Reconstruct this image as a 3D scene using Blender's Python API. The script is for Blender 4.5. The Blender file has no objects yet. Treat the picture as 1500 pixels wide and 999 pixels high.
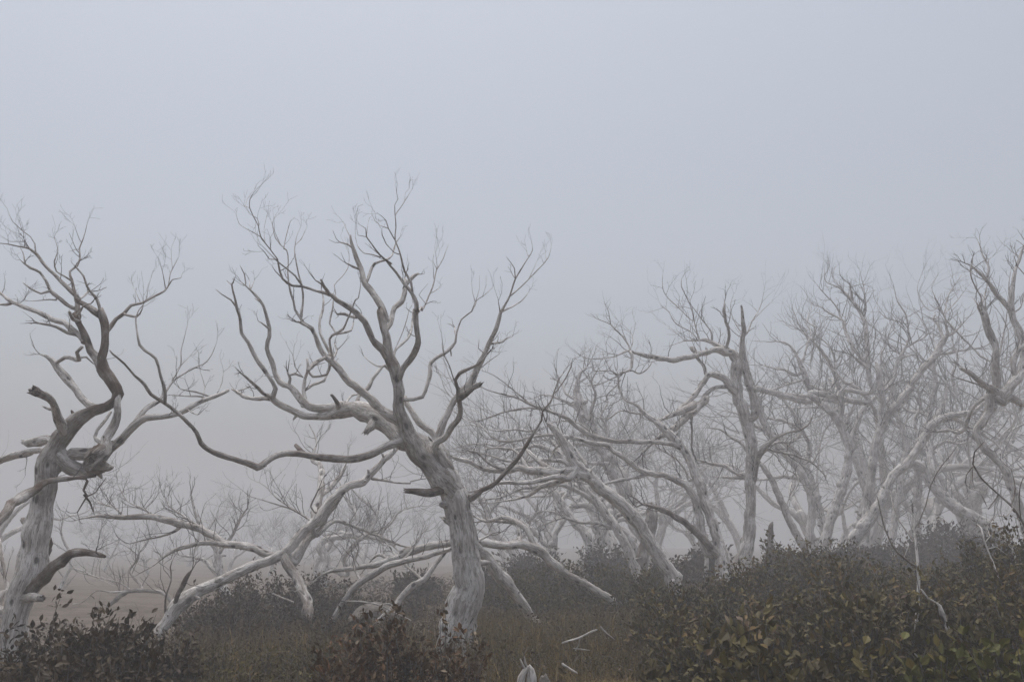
import bpy, math, random
import numpy as np
from mathutils import Vector, noise

# ---------------------------------------------------------------- camera, sky, light
S = bpy.context.scene
F = 1458.0                      # focal length in photograph pixels (35 mm on 36 mm)
CZ = 1.10                       # eye height
HORIZON = 790.0
TH = math.atan((HORIZON - 499.5) / F)
cam = bpy.data.cameras.new('camera'); cam.lens = 35.0; cam.sensor_width = 36.0
cam.clip_start = 0.05; cam.clip_end = 2000
camo = bpy.data.objects.new('camera', cam); S.collection.objects.link(camo)
camo.location = (0, 0, CZ); camo.rotation_euler = (math.pi / 2 + TH, 0, 0)
S.camera = camo

SUN_EL, SUN_AZ = math.radians(78), math.radians(-25)
w = bpy.data.worlds.new('World'); S.world = w; w.use_nodes = True
nt = w.node_tree; nt.nodes.clear()
sky = nt.nodes.new('ShaderNodeTexSky'); sky.sky_type = 'NISHITA'; sky.sun_disc = False
sky.sun_elevation = SUN_EL; sky.sun_rotation = SUN_AZ
sky.air_density = 1.0; sky.dust_density = 6.0; sky.ozone_density = 1.0
hs = nt.nodes.new('ShaderNodeHueSaturation'); hs.inputs['Saturation'].default_value = 0.46
bg = nt.nodes.new('ShaderNodeBackground'); bg.inputs['Strength'].default_value = 0.15
wo = nt.nodes.new('ShaderNodeOutputWorld')
nt.links.new(sky.outputs[0], hs.inputs['Color']); 
tint = nt.nodes.new('ShaderNodeMix'); tint.data_type = 'RGBA'; tint.blend_type = 'MULTIPLY'; tint.inputs[0].default_value = 1
tint.inputs[7].default_value = (.963, 1.0, 1.035, 1)
nt.links.new(hs.outputs[0], tint.inputs[6]); nt.links.new(tint.outputs[2], bg.inputs[0]); nt.links.new(bg.outputs[0], wo.inputs[0])
sl = bpy.data.lights.new('sun', 'SUN'); sl.energy = 0.9; sl.angle = math.radians(60); sl.color = (1.0, 0.93, 0.85)
so = bpy.data.objects.new('sun', sl); S.collection.objects.link(so)
so.rotation_euler = (math.pi / 2 - SUN_EL, 0, math.pi - SUN_AZ)
S.view_settings.view_transform = 'Standard'; S.view_settings.look = 'None'
S.view_settings.gamma = 1.0; S.view_settings.exposure = 0.07
S.view_settings.use_curve_mapping = False
S.render.engine = 'CYCLES'
S.cycles.volume_bounces = 3; S.cycles.max_bounces = 6; S.cycles.diffuse_bounces = 3
S.cycles.use_denoising = True
try: S.cycles.denoiser = 'OPENIMAGEDENOISE'
except Exception: pass
S.cycles.use_adaptive_sampling = False

# ---------------------------------------------------------------- helpers
R = random.Random(11)
CO, SI = math.cos(TH), math.sin(TH)
def at(px, py, Y):
    """point at depth Y metres that lies at this place of the photograph"""
    u = (px - 750.0) / F; v = (499.5 - py) / F
    k = Y / (CO - SI * v)
    return Vector((u * k, Y, CZ + (SI + CO * v) * k))
def sm(a, b, x):
    t = min(1.0, max(0.0, (x - a) / (b - a))); return t * t * (3 - 2 * t)
def ground_z(x, y):
    z = 0.0
    z += 0.34 * sm(0.3, 4.0, x) * sm(4.0, 9.0, y) * (1 - sm(30, 60, y))
    z += 0.10 * sm(3, 9, y) * sm(-4.0, 1.0, x) * (1 - sm(25, 50, y))
    z -= 0.12 * (1 - sm(0, 5, y))
    z += 0.05 * noise.noise(Vector((x * 0.5, y * 0.5, 3.1))) + 0.16 * noise.noise(Vector((x * 0.09, y * 0.09, 7.7))) * sm(6, 20, y)
    z -= 0.7 * sm(16, 60, y) * (1 - sm(-6, 6, x - y * .02)) * 0.4
    z += 0.9 * noise.noise(Vector((x * 0.02, y * 0.02, 1.3))) * sm(30, 90, y)
    return z

def link(o, parent=None):
    S.collection.objects.link(o)
    if parent is not None:
        o.parent = parent
        o.location = o.location - parent.location if not o.get('_local') else o.location
    return o
def tag(o, label=None, cat=None, group=None, kind=None):
    if label: o['label'] = label
    if cat: o['category'] = cat
    if group: o['group'] = group
    if kind: o['kind'] = kind
    return o
def empty(name, loc, rz=0):
    o = bpy.data.objects.new(name, None); o.location = loc; o.rotation_euler = (0, 0, rz)
    o.empty_display_size = 0.3; S.collection.objects.link(o); return o

class MB:
    """collects tubes and leaves, then links them as ONE mesh"""
    def __init__(self):
        self.v = []; self.f = []; self.bk = []; self.tn = []; self.n = 0; self.extra = None; self.count = 0
    def tube(self, pts, rad, sides, tone=0.0, cap=True, rough=0.0):
        n = len(pts)
        if n < 2: return
        P = np.array([tuple(p) for p in pts], float); rr = np.array(rad, float)
        T = np.gradient(P, axis=0); T /= (np.linalg.norm(T, axis=1)[:, None] + 1e-9)
        ref = np.array((0.3, 0.9, 0.1)) if abs(T[0][2]) > 0.8 else np.array((0.1, 0.2, 1.0))
        N = np.zeros_like(P); a = ref - T[0] * ref.dot(T[0]); N[0] = a / np.linalg.norm(a)
        for i in range(1, n):
            a = N[i - 1] - T[i] * N[i - 1].dot(T[i]); N[i] = a / (np.linalg.norm(a) + 1e-9)
        B = np.cross(T, N)
        L = np.concatenate([[0], np.cumsum(np.linalg.norm(np.diff(P, axis=0), axis=1))])
        off = R.random() * 40
        ang = np.arange(sides) * 2 * math.pi / sides
        base = self.n
        ca, sa = np.cos(ang), np.sin(ang)
        for i in range(n):
            r = rr[i]
            if rough > 0:
                q = np.array([r * (1 + rough * noise.noise(Vector((ca[k] * 1.3 + off, sa[k] * 1.3, L[i] / max(rr[0], .02) * .45)))
                              + rough * .6 * noise.noise(Vector((ca[k] * 3.5 + off, sa[k] * 3.5, L[i] * 14)))) for k in range(sides)])
            else: q = np.full(sides, r)
            ring = P[i] + (N[i][None, :] * (ca * q)[:, None]) + (B[i][None, :] * (sa * q)[:, None])
            self.v.extend(map(tuple, ring))
            self.bk.extend((ca[k] * r + off, sa[k] * r, L[i]) for k in range(sides))
        t0, t1 = tone if isinstance(tone, tuple) else (tone, tone); tone = t1
        for i in range(n): self.tn.extend([t0 + (t1 - t0) * sm(.25, .75, i / (n - 1))] * sides)
        for i in range(n - 1):
            b0 = base + i * sides; b1 = b0 + sides
            for k in range(sides):
                k2 = (k + 1) % sides
                self.f.append((b0 + k, b0 + k2, b1 + k2, b1 + k))
        self.n += n * sides
        if cap:
            for (i, s) in ((0, -1), (n - 1, 1)):
                p = P[i] + T[i] * s * rr[i] * (0.5 if rr[i] > .01 else 1.2)
                self.v.append(tuple(p)); self.bk.append((off, 0, L[i])); self.tn.append(tone)
                c = self.n; self.n += 1; b0 = base + i * sides
                for k in range(sides):
                    k2 = (k + 1) % sides
                    self.f.append((b0 + k2, b0 + k, c) if s < 0 else (b0 + k, b0 + k2, c))
    def absorb(self, o):
        self.extra = len(self.f); self.v += o.v; self.bk += o.bk; self.tn += o.tn
        self.f += [tuple(i + self.n for i in f) for f in o.f]; self.n += o.n
    def leaf(self, p, d, up, l, wd, tone):
        d = d.normalized(); s = d.cross(up)
        if s.length < 1e-4: s = d.orthogonal()
        s.normalize(); u = s.cross(d)
        a = p; m = p + d * l * .45; e = p + d * l - u * l * .12
        q = [a, m - s * wd * .5 + u * wd * .18, e, m + s * wd * .5 + u * wd * .18, m]
        b = self.n
        self.v.extend(tuple(x) for x in q); self.f.append((b, b + 4, b + 1)); self.f.append((b + 1, b + 4, b + 2))
        self.f.append((b, b + 3, b + 4)); self.f.append((b + 4, b + 3, b + 2))
        self.bk.extend([(0, 0, 0)] * 5); self.tn.extend([tone] * 5); self.n += 5
    def bigleaf(self, p, d, up, l, wd, tone):
        d = d.normalized(); s = d.cross(up)
        if s.length < 1e-4: s = d.orthogonal()
        s.normalize(); u = s.cross(d); b = self.n; curl = R.uniform(-.05, .3)
        prof = ((.22, .62), (.45, 1.0), (.72, .72))
        mid = [p] + [p + d * l * t - u * l * curl * t * t for t, _ in prof] + [p + d * l - u * l * curl]
        self.v.extend(tuple(x) for x in mid)
        for sg in (-1, 1): self.v.extend(tuple(m + s * sg * wd * .5 * k + u * wd * .14 * k) for m, (t, k) in zip(mid[1:4], prof))
        for o, fl in ((5, 0), (8, 1)):
            fs = [(b, b + 1, b + o), (b + 1, b + 2, b + o + 1, b + o), (b + 2, b + 3, b + o + 2, b + o + 1), (b + 3, b + 4, b + o + 2)]
            self.f.extend(f if fl else f[::-1] for f in fs)
        self.bk.extend([(0, 0, 0)] * 11); self.tn.extend([tone] * 11); self.n += 11
    def blade(self, p, d, h, wd, bend, tone):
        s = Vector((-d.y, d.x, 0)).normalized() * wd * .5
        m = p + Vector((0, 0, h * .55)) + d * bend * .35 * h; e = p + Vector((0, 0, h * (1 - .25 * bend))) + d * bend * h
        b = self.n
        for x in (p - s, p + s, m + s * .7, m - s * .7, e): self.v.append(tuple(x))
        self.f.append((b, b + 1, b + 2, b + 3)); self.f.append((b + 3, b + 2, b + 4))
        self.bk.extend([(0, 0, 0)] * 5); self.tn.extend([tone] * 5); self.n += 5
    def build(self, name, mat, parent=None, origin=None, smooth=True):
        o_ = Vector(origin) if origin is not None else (Vector(parent.location) if parent is not None and parent.parent is None else Vector((0, 0, 0)))
        if parent is not None and parent.parent is not None: o_ = Vector(parent.parent.location)
        me = bpy.data.meshes.new(name)
        v = np.array(self.v, float).reshape(-1, 3) - np.array(tuple(o_))
        me.from_pydata(v.tolist(), [], self.f)
        a = me.attributes.new('bk', 'FLOAT_VECTOR', 'POINT'); a.data.foreach_set('vector', np.array(self.bk, np.float32).ravel())
        a = me.attributes.new('tone', 'FLOAT', 'POINT'); a.data.foreach_set('value', np.array(self.tn, np.float32))
        if smooth: me.polygons.foreach_set('use_smooth', [True] * len(me.polygons))
        me.materials.append(mat)
        if self.extra is not None:
            me.materials.append(TWIG); me.polygons.foreach_set('material_index', [0] * self.extra + [1] * (len(self.f) - self.extra))
        me.update()
        ob = bpy.data.objects.new(name, me)
        if parent is None: ob.location = o_
        S.collection.objects.link(ob)
        if parent is not None: ob.parent = parent
        return ob

def ramp(nt, pts):
    r = nt.nodes.new('ShaderNodeValToRGB'); e = r.color_ramp.elements
    while len(e) < len(pts): e.new(0.5)
    for i, (p, c) in enumerate(pts): e[i].position = p; e[i].color = (c[0], c[1], c[2], 1)
    return r
def new_mat(name):
    m = bpy.data.materials.new(name); m.use_nodes = True; n = m.node_tree
    return m, n, n.nodes['Principled BSDF']
def mixc(n, a, b, fac, mode='MIX'):
    x = n.nodes.new('ShaderNodeMix'); x.data_type = 'RGBA'; x.blend_type = mode
    def put(sock, val):
        if isinstance(val, (tuple, list)): sock.default_value = (*val, 1)
        elif isinstance(val, (int, float)): sock.default_value = val
        else: n.links.new(val, sock)
    put(x.inputs[0], fac); put(x.inputs[6], a); put(x.inputs[7], b)
    return x.outputs[2]
def noise_tex(n, vec, scale, detail=5, rough=0.6):
    t = n.nodes.new('ShaderNodeTexNoise'); t.inputs['Scale'].default_value = scale
    t.inputs['Detail'].default_value = detail; t.inputs['Roughness'].default_value = rough
    n.links.new(vec, t.inputs['Vector']); return t
def mapr(n, val, a, b, c=0.0, d=1.0):
    m = n.nodes.new('ShaderNodeMapRange'); n.links.new(val, m.inputs[0])
    for i, x in enumerate((a, b, c, d)): m.inputs[i + 1].default_value = x
    return m.outputs[0]
def math_(n, op, a, b):
    m = n.nodes.new('ShaderNodeMath'); m.operation = op
    for i, x in enumerate((a, b)):
        if isinstance(x, (int, float)): m.inputs[i].default_value = x
        else: n.links.new(x, m.inputs[i])
    return m.outputs[0]

def bark_material(name, pale, mid, brown):
    m, n, b = new_mat(name)
    at_ = n.nodes.new('ShaderNodeAttribute'); at_.attribute_name = 'bk'
    tn = n.nodes.new('ShaderNodeAttribute'); tn.attribute_name = 'tone'
    mp = n.nodes.new('ShaderNodeMapping'); mp.inputs['Scale'].default_value = (1, 1, 0.13)
    n.links.new(at_.outputs['Vector'], mp.inputs[0])
    streak = noise_tex(n, mp.outputs[0], 34, 7, .68)
    fine = noise_tex(n, mp.outputs[0], 120, 4, .6)
    blotch = noise_tex(n, at_.outputs['Vector'], 3.2, 6, .6)
    knots = n.nodes.new('ShaderNodeTexVoronoi'); knots.inputs['Scale'].default_value = 6.5
    wob = n.nodes.new('ShaderNodeMapping'); wob.inputs['Scale'].default_value = (1.5, 1.5, .8); n.links.new(at_.outputs['Vector'], wob.inputs[0])
    n.links.new(wob.outputs[0], knots.inputs['Vector'])
    c = mixc(n, pale, mid, mapr(n, streak.outputs[0], .44, .60))
    c = mixc(n, c, (mid[0] * .45, mid[1] * .42, mid[2] * .40), mapr(n, fine.outputs[0], .53, .66, 0, .9))
    f = math_(n, 'ADD', tn.outputs['Fac'], mapr(n, blotch.outputs[0], .36, .66, -.5, .36))  # tone shifts to brown: leftover bark colour plus shade painted onto backlit upper limbs
    cl = n.nodes.new('ShaderNodeClamp'); n.links.new(f, cl.inputs[0])
    pat = noise_tex(n, at_.outputs['Vector'], 11, 5, .65)
    c = mixc(n, c, (.17, .14, .12), mapr(n, pat.outputs[0], .56, .68, 0, .6))
    bs = mixc(n, brown, (brown[0] * .5, brown[1] * .47, brown[2] * .45), mapr(n, streak.outputs[0], .45, .65))
    c = mixc(n, c, bs, cl.outputs[0])
    c = mixc(n, c, (.055, .045, .04), mapr(n, knots.outputs['Distance'], .215, .12, 0, .88))
    n.links.new(c, b.inputs['Base Color'])
    b.inputs['Roughness'].default_value = .85; b.inputs['Specular IOR Level'].default_value = .25
    bp = n.nodes.new('ShaderNodeBump'); bp.inputs['Strength'].default_value = .9; bp.inputs['Distance'].default_value = .02
    h = math_(n, 'ADD', streak.outputs[0], math_(n, 'MULTIPLY', fine.outputs[0], .4))
    h = math_(n, 'ADD', h, mapr(n, knots.outputs['Distance'], .32, .12, 0, -.9))
    n.links.new(h, bp.inputs['Height']); n.links.new(bp.outputs[0], b.inputs['Normal'])
    return m
BARK = bark_material('bleached_bark', (.78, .745, .715), (.42, .38, .35), (.125, .088, .066))
TWIG = bark_material('twig_bark', (.22, .20, .185), (.15, .135, .125), (.08, .065, .055))

def leaf_material(name, pts, tr=.18):
    pts = [(p, (c[0] * 1.65, c[1] * 1.30, c[2] * .42) if p < .9 else (c[0] * .8, c[1] * .78, c[2] * .72)) for p, c in pts]
    m, n, b = new_mat(name)
    tn = n.nodes.new('ShaderNodeAttribute'); tn.attribute_name = 'tone'
    r = ramp(n, pts); n.links.new(tn.outputs['Fac'], r.inputs[0])
    g = n.nodes.new('ShaderNodeNewGeometry')
    nz = noise_tex(n, g.outputs['Position'], 60, 3)
    c = mixc(n, r.outputs[0], (.5, .45, .4), mapr(n, nz.outputs[0], .3, .8, 0.2, .75), 'MULTIPLY')
    c = mixc(n, r.outputs[0], c, .5)
    n.links.new(c, b.inputs['Base Color']); b.inputs['Roughness'].default_value = .6; b.inputs['Specular IOR Level'].default_value = .3
    return m
LEAF_GREEN = leaf_material('olive_leaves', [(0, (.030, .026, .013)), (.35, (.045, .043, .018)), (.62, (.070, .070, .026)), (.8, (.090, .066, .028)), (.95, (.095, .05, .028)), (1, (.26, .2, .13))])
LEAF_DARK = leaf_material('dark_leaves', [(0, (.022, .016, .010)), (.6, (.038, .027, .016)), (.9, (.065, .037, .022)), (1, (.30, .25, .20))])
LEAF_RUST = leaf_material('rusty_leaves', [(0, (.028, .019, .011)), (.5, (.048, .032, .017)), (.85, (.085, .042, .022)), (1, (.34, .27, .2))])
LEAF_LIME = leaf_material('lime_leaves', [(0, (.035, .042, .014)), (.5, (.055, .072, .02)), (.85, (.085, .085, .024)), (1, (.16, .06, .024))])
GRASSM = leaf_material('grass_blades', [(0, (.055, .05, .026)), (.5, (.085, .072, .04)), (.85, (.15, .12, .075)), (1, (.34, .28, .2))])

def ground_material():
    m, n, b = new_mat('heath_soil')
    g = n.nodes.new('ShaderNodeNewGeometry')
    a = noise_tex(n, g.outputs['Position'], 1.3, 8, .7); c2 = noise_tex(n, g.outputs['Position'], 26, 6, .7)
    c = mixc(n, (.10, .070, .045), (.21, .165, .125), mapr(n, a.outputs[0], .38, .65))
    c = mixc(n, c, (.04, .03, .02), mapr(n, c2.outputs[0], .5, .66, 0, .8))
    n.links.new(c, b.inputs['Base Color']); b.inputs['Roughness'].default_value = .95
    bp = n.nodes.new('ShaderNodeBump'); bp.inputs['Distance'].default_value = .04; bp.inputs['Strength'].default_value = 1
    n.links.new(c2.outputs[0], bp.inputs['Height']); n.links.new(bp.outputs[0], b.inputs['Normal'])
    return m
def rock_material(k=1.0):
    m, n, b = new_mat('granite')
    g = n.nodes.new('ShaderNodeTexCoord')
    a = noise_tex(n, g.outputs['Object'], 3.5, 8, .7); c2 = noise_tex(n, g.outputs['Object'], 40, 5, .7)
    c = mixc(n, (.25 * k, .225 * k, .20 * k), (.10 * k, .085 * k, .07 * k), mapr(n, a.outputs[0], .42, .62))
    c = mixc(n, c, (.07, .065, .05), mapr(n, c2.outputs[0], .55, .7, 0, .7))
    n.links.new(c, b.inputs['Base Color']); b.inputs['Roughness'].default_value = .9
    bp = n.nodes.new('ShaderNodeBump'); bp.inputs['Distance'].default_value = .03
    n.links.new(c2.outputs[0], bp.inputs['Height']); n.links.new(bp.outputs[0], b.inputs['Normal'])
    return m
SOIL = ground_material(); ROCK = rock_material(); ROCK_DARK = rock_material(.4)

# ---------------------------------------------------------------- ground sheet and fog
def make_ground():
    ys = [-12 + 1.0 * i for i in range(12)] + list(np.arange(0, 20, .3)) + list(np.arange(20, 60, 1.2)) + list(np.arange(60, 201, 6))
    xs = [-200 + 8 * i for i in range(22)] + list(np.arange(-24, 24, .45)) + [24 + 8 * i for i in range(23)]
    v = [(x, y, ground_z(x, y)) for y in ys for x in xs]; nx = len(xs)
    f = [(j * nx + i, j * nx + i + 1, (j + 1) * nx + i + 1, (j + 1) * nx + i) for j in range(len(ys) - 1) for i in range(nx - 1)]
    me = bpy.data.meshes.new('ground'); me.from_pydata(v, [], f); me.materials.append(SOIL)
    me.polygons.foreach_set('use_smooth', [True] * len(me.polygons))
    o = bpy.data.objects.new('ground', me); S.collection.objects.link(o); tag(o, kind='structure')
make_ground()
def make_haze():
    x0, x1, y0, y1, z0, z1 = -204, 204, -16, 204, -3.2, 12.5
    v = [(x, y, z) for z in (z0, z1) for y in (y0, y1) for x in (x0, x1)]
    f = [(0, 2, 3, 1), (4, 5, 7, 6), (0, 1, 5, 4), (2, 6, 7, 3), (0, 4, 6, 2), (1, 3, 7, 5)]
    me = bpy.data.meshes.new('haze'); me.from_pydata(v, [], f)
    m = bpy.data.materials.new('mist'); m.use_nodes = True; n = m.node_tree; n.nodes.clear()
    out = n.nodes.new('ShaderNodeOutputMaterial'); pv = n.nodes.new('ShaderNodeVolumePrincipled')
    pv.inputs['Color'].default_value = (.798, .797, .812, 1); pv.inputs['Density'].default_value = HAZE
    pv.inputs['Anisotropy'].default_value = 0.1
    n.links.new(pv.outputs[0], out.inputs['Volume']); me.materials.append(m)
    o = bpy.data.objects.new('haze', me); S.collection.objects.link(o); tag(o, kind='stuff')
HAZE = 0.0155
make_haze()
# ---------------------------------------------------------------- growing and tracing trees
def jit(s): return Vector((R.gauss(0, s), R.gauss(0, s), R.gauss(0, s)))
def twig(mb, p, d, L, r, lvl, up=.12, tone=.2, sides=3, dens=1.0):
    n = 6; pts = [p.copy()]; q = p.copy(); d = d.normalized(); rr = [r]; dens = min(dens, .85)
    for i in range(n):
        d = (d + jit(.17) + Vector((0, 0, up * .5))).normalized()
        q = q + d * (L / n); pts.append(q.copy()); rr.append(max(.0009, r * (1 - .62 * (i + 1) / n)))
        if lvl > 0 and i >= 1 and R.random() < .55 * dens:
            s = d.orthogonal(); s.rotate(__import__('mathutils').Quaternion(d, R.random() * 6.283))
            twig(mb, q, d * R.uniform(.7, 1.1) + s * R.uniform(.35, .8), L * R.uniform(.35, .62), rr[-1] * .72, lvl - 1, up, tone, 3, dens)
    mb.tube(pts, rr, sides, tone, cap=False)

def spline(pts, ws, step):
    """Catmull-Rom through pts; ws interpolated; step in the same unit as pts"""
    P = [pts[0] * 2 - pts[1]] + pts + [pts[-1] * 2 - pts[-2]]; out = []; wo_ = []
    for i in range(1, len(P) - 2):
        a, b, c, d = P[i - 1], P[i], P[i + 1], P[i + 2]
        n = max(1, int((c - b).length / step)); 
        for k in range(n):
            t = k / n; t2 = t * t; t3 = t2 * t
            out.append(((b * 2) + (c - a) * t + (a * 2 - b * 5 + c * 4 - d) * t2 + (b * 3 - a - c * 3 + d) * t3) * .5)
            wo_.append(ws[i - 1] + (ws[i] - ws[i - 1]) * t)
    out.append(pts[-1].copy()); wo_.append(ws[-1]); return out, wo_

CROP = [0, 0, 1]
def setcrop(t): CROP[0], CROP[1], CROP[2] = [float(x) for x in t[1:].split()]
def parse(text):
    pts = []
    for tok in text.split(';'):
        tok = tok.strip()
        if not tok: continue
        if tok[0] == '@': setcrop(tok); continue
        a = [float(x) for x in tok.split()]
        x = CROP[0] + a[0] / CROP[2]; y = CROP[1] + a[1] / CROP[2]
        pts.append([x, y, a[2] / CROP[2] if len(a) > 2 else None])
    idx = [i for i, p in enumerate(pts) if p[2] is not None]
    for i, p in enumerate(pts):
        if p[2] is None:
            lo = max([j for j in idx if j < i], default=idx[0]); hi = min([j for j in idx if j > i], default=idx[-1])
            p[2] = pts[lo][2] if lo == hi else pts[lo][2] + (pts[hi][2] - pts[lo][2]) * (i - lo) / (hi - lo)
    return pts

def build_tree(name, depth, label, cat, group, text, dens=1.0, tlen=34, up=.14, tone0=0.0, thin=9, ws=.93):
    """text lines:  id parent dd tone [k=twig density] : x y w; x y w ...   ('-' = no parent, first is the trunk)"""
    br = {}; order = []
    for ln in text.strip().splitlines():
        ln = ln.strip()
        if not ln: continue
        if ln[0] == '@': setcrop(ln); continue
        head, body = ln.split(':', 1); h = head.split()
        bid, par = h[0], h[1]; dd = float(h[2]) if len(h) > 2 else 0; tone = float(h[3].split('>')[-1]) if len(h) > 3 else tone0; tg = tuple(float(q) for q in h[3].split('>')) if len(h) > 3 and '>' in h[3] else tone  # pale base to brown top: real bark tone with backlit shade painted in
        k = float(h[4]) if len(h) > 4 else 1.0
        pts = parse(body)
        limb = bid
        if par == '-':
            d0 = depth + (br and float(h[2]) * 0 or 0)
        else:
            pb = br[par]; best = min(range(len(pb['px'])), key=lambda i: (pb['px'][i][0] - pts[0][0]) ** 2 + (pb['px'][i][1] - pts[0][1]) ** 2)
            nx, ny, nd = pb['px'][best]; d0 = nd
            limb = bid if pb['root'] else pb['limb']
            dist = math.hypot(nx - pts[0][0], ny - pts[0][1])
            if dist > 1.5 and dist < 60:
                pts.insert(0, [nx, ny, min(pts[0][2] * 1.7, pb['pw'][best] * .95)])
            else: pts[0][2] *= 1.15
        Ls = [0]
        for a, b in zip(pts, pts[1:]): Ls.append(Ls[-1] + math.hypot(a[0] - b[0], a[1] - b[1]))
        T = max(Ls[-1], 1)
        ph = R.random() * 6.28; amp = .16 * T / F * depth if par != '-' else .02
        P3 = []; W3 = []; 
        if dd == 0 and par != '-': dd = R.choice((-1, 1)) * R.uniform(.25, .6) * T / F * depth
        for p, l in zip(pts, Ls):
            t = l / T; Y = d0 + dd * t + amp * (math.sin(ph + t * 4) - math.sin(ph)) * t
            P3.append(at(p[0], p[1], Y)); W3.append(p[2] / F * Y * .5 * ws)
        if par == '-':
            g = ground_z(P3[0].x, P3[0].y)
            if P3[0].z > g - .05:
                dr = (P3[0] - P3[1]).normalized(); dr.z = min(dr.z, -.4); dr.normalize()
                P3.insert(0, P3[0] + dr * ((P3[0].z - g + .14) / -dr.z)); W3.insert(0, W3[0] * 1.06)
        C, W = spline(P3, W3, .045 if max(W3) > .012 else .06)
        # gnarl
        for i in range(1, len(C)):
            q = C[i]; r = W[i]
            C[i] = q + Vector((noise.noise(q * 7), noise.noise(q * 7 + Vector((9, 0, 0))), noise.noise(q * 7 + Vector((0, 9, 0))))) * min(.02, r * .45 + .003)
            W[i] = max(.0014, r * (1 + .16 * noise.noise(q * 9 + Vector((3, 3, 3)))))
        px = []
        for q in C:
            dx, dy, dz = q.x, q.y, q.z - CZ
            cy = dy * CO + dz * SI; cz = -dy * SI + dz * CO
            px.append((750 + F * dx / cy, 499.5 - F * cz / cy, q.y))
        br[bid] = dict(C=C, W=W, px=px, pw=[w_ * 2 * F / q.y for w_, q in zip(W, C)], root=(par == '-'), limb=limb, tone=tone, tg=tg, k=k); order.append(bid)
    b0 = br[order[0]]['C'][0]; base = Vector((b0.x, b0.y, ground_z(b0.x, b0.y)))
    root = empty(name, base); tag(root, label, cat, group)
    limbs = {}; cnt = 0
    for bid in order:
        b = br[bid]; key = '-' if b['root'] else b['limb']
        if key not in limbs: limbs[key] = (MB(), MB())
        mb, tw = limbs[key]; C, W = b['C'], b['W']
        mx = max(W) * F / depth * 2
        sides = 18 if mx > 28 else 12 if mx > 12 else 8 if mx > 5 else 6 if mx > 3 else 5
        mb.tube(C, W, sides, b['tg'], rough=.20 if mx > 14 else (.2 if mx > 5 else 0))
        if W[-1] * 2 * F / depth > 5.5:      # a broken end: torn splinters instead of a neat cap
            T_ = (C[-1] - C[-3]).normalized()
            for k in range(7):
                sd = T_.orthogonal(); sd.rotate(__import__('mathutils').Quaternion(T_, k * .9 + R.random())); r = W[-1]
                p0 = C[-1] - T_ * r * 1.2 + sd * r * .45
                mb.tube([p0, p0 + T_ * r * R.uniform(1, 1.8) + sd * r * .1, p0 + T_ * r * R.uniform(1.8, 3.6) + sd * r * R.uniform(-.1, .35)], [r * .5, r * .36, r * .07], 6, min(1, b['tone'] + .35))
        # little stubs and knobs on the thick parts, twigs on the thin ones
        n = len(C); m = F / depth
        for i in range(2, n - 1):
            wpx = W[i] * 2 * m; T_ = (C[min(i + 1, n - 1)] - C[i - 1]).normalized()
            side = T_.orthogonal(); side.rotate(__import__('mathutils').Quaternion(T_, R.random() * 6.283))
            if wpx > 12 and R.random() < .022:      # a swollen burl
                r = W[i]; q_ = C[i] + side * r * .55
                mb.tube([q_ - T_ * r * .9, q_ - T_ * r * .5, q_, q_ + T_ * r * .5, q_ + T_ * r * .9], [r * .2, r * .52, r * .66, r * .5, r * .2], 9, b['tone'], rough=.3)
            if wpx > 9:
                if R.random() < .07 * b['k']:
                    r = W[i] * R.uniform(.14, .3); L = W[i] + r * R.uniform(1.2, 5)
                    d = (side + T_ * R.uniform(0, .6)).normalized()
                    mb.tube([C[i], C[i] + d * L * .8, C[i] + d * L + jit(r * .3)], [r * 1.7, r * 1.15, r * .6], 7, min(1, b['tone'] + .3))
            if wpx < thin and R.random() < .16 * dens * b['k']:
                L = R.uniform(.4, 1.3) * tlen / m
                d = side * R.uniform(.5, 1.1) + T_ * .5 + Vector((0, 0, up * 3))
                tw.count += 1
                twig(tw, C[i], d, L, min(W[i] * .55, .0048 * depth / 9), 2, up, b['tone'] + .1, 3, dens)
        if W[-1] * 2 * m < 3.6 and b['k'] > 0 and R.random() < .8:
            T_ = (C[-1] - C[-3]).normalized()
            for k in range(2):
                tw.count += 1
                twig(tw, C[-1], T_ + jit(.35) + Vector((0, 0, up)), R.uniform(.5, 1.1) * tlen / m, W[-1] * .8, 1 if dens < 1.5 else 2, up, b['tone'] + .1, 3, dens)
    main, tws = limbs.pop('-')
    sep = tws.count > 120
    if tws.n and not sep: main.absorb(tws)
    t = main.build('trunk', BARK, root)
    if sep: tws.build('twigs', TWIG, t)
    for key, (mb, tw) in limbs.items():
        sep = tw.count > 120
        if tw.n and not sep: mb.absorb(tw)
        l = mb.build('limb', BARK, root)
        if sep: tw.build('twigs', TWIG, l)
    return root
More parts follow.
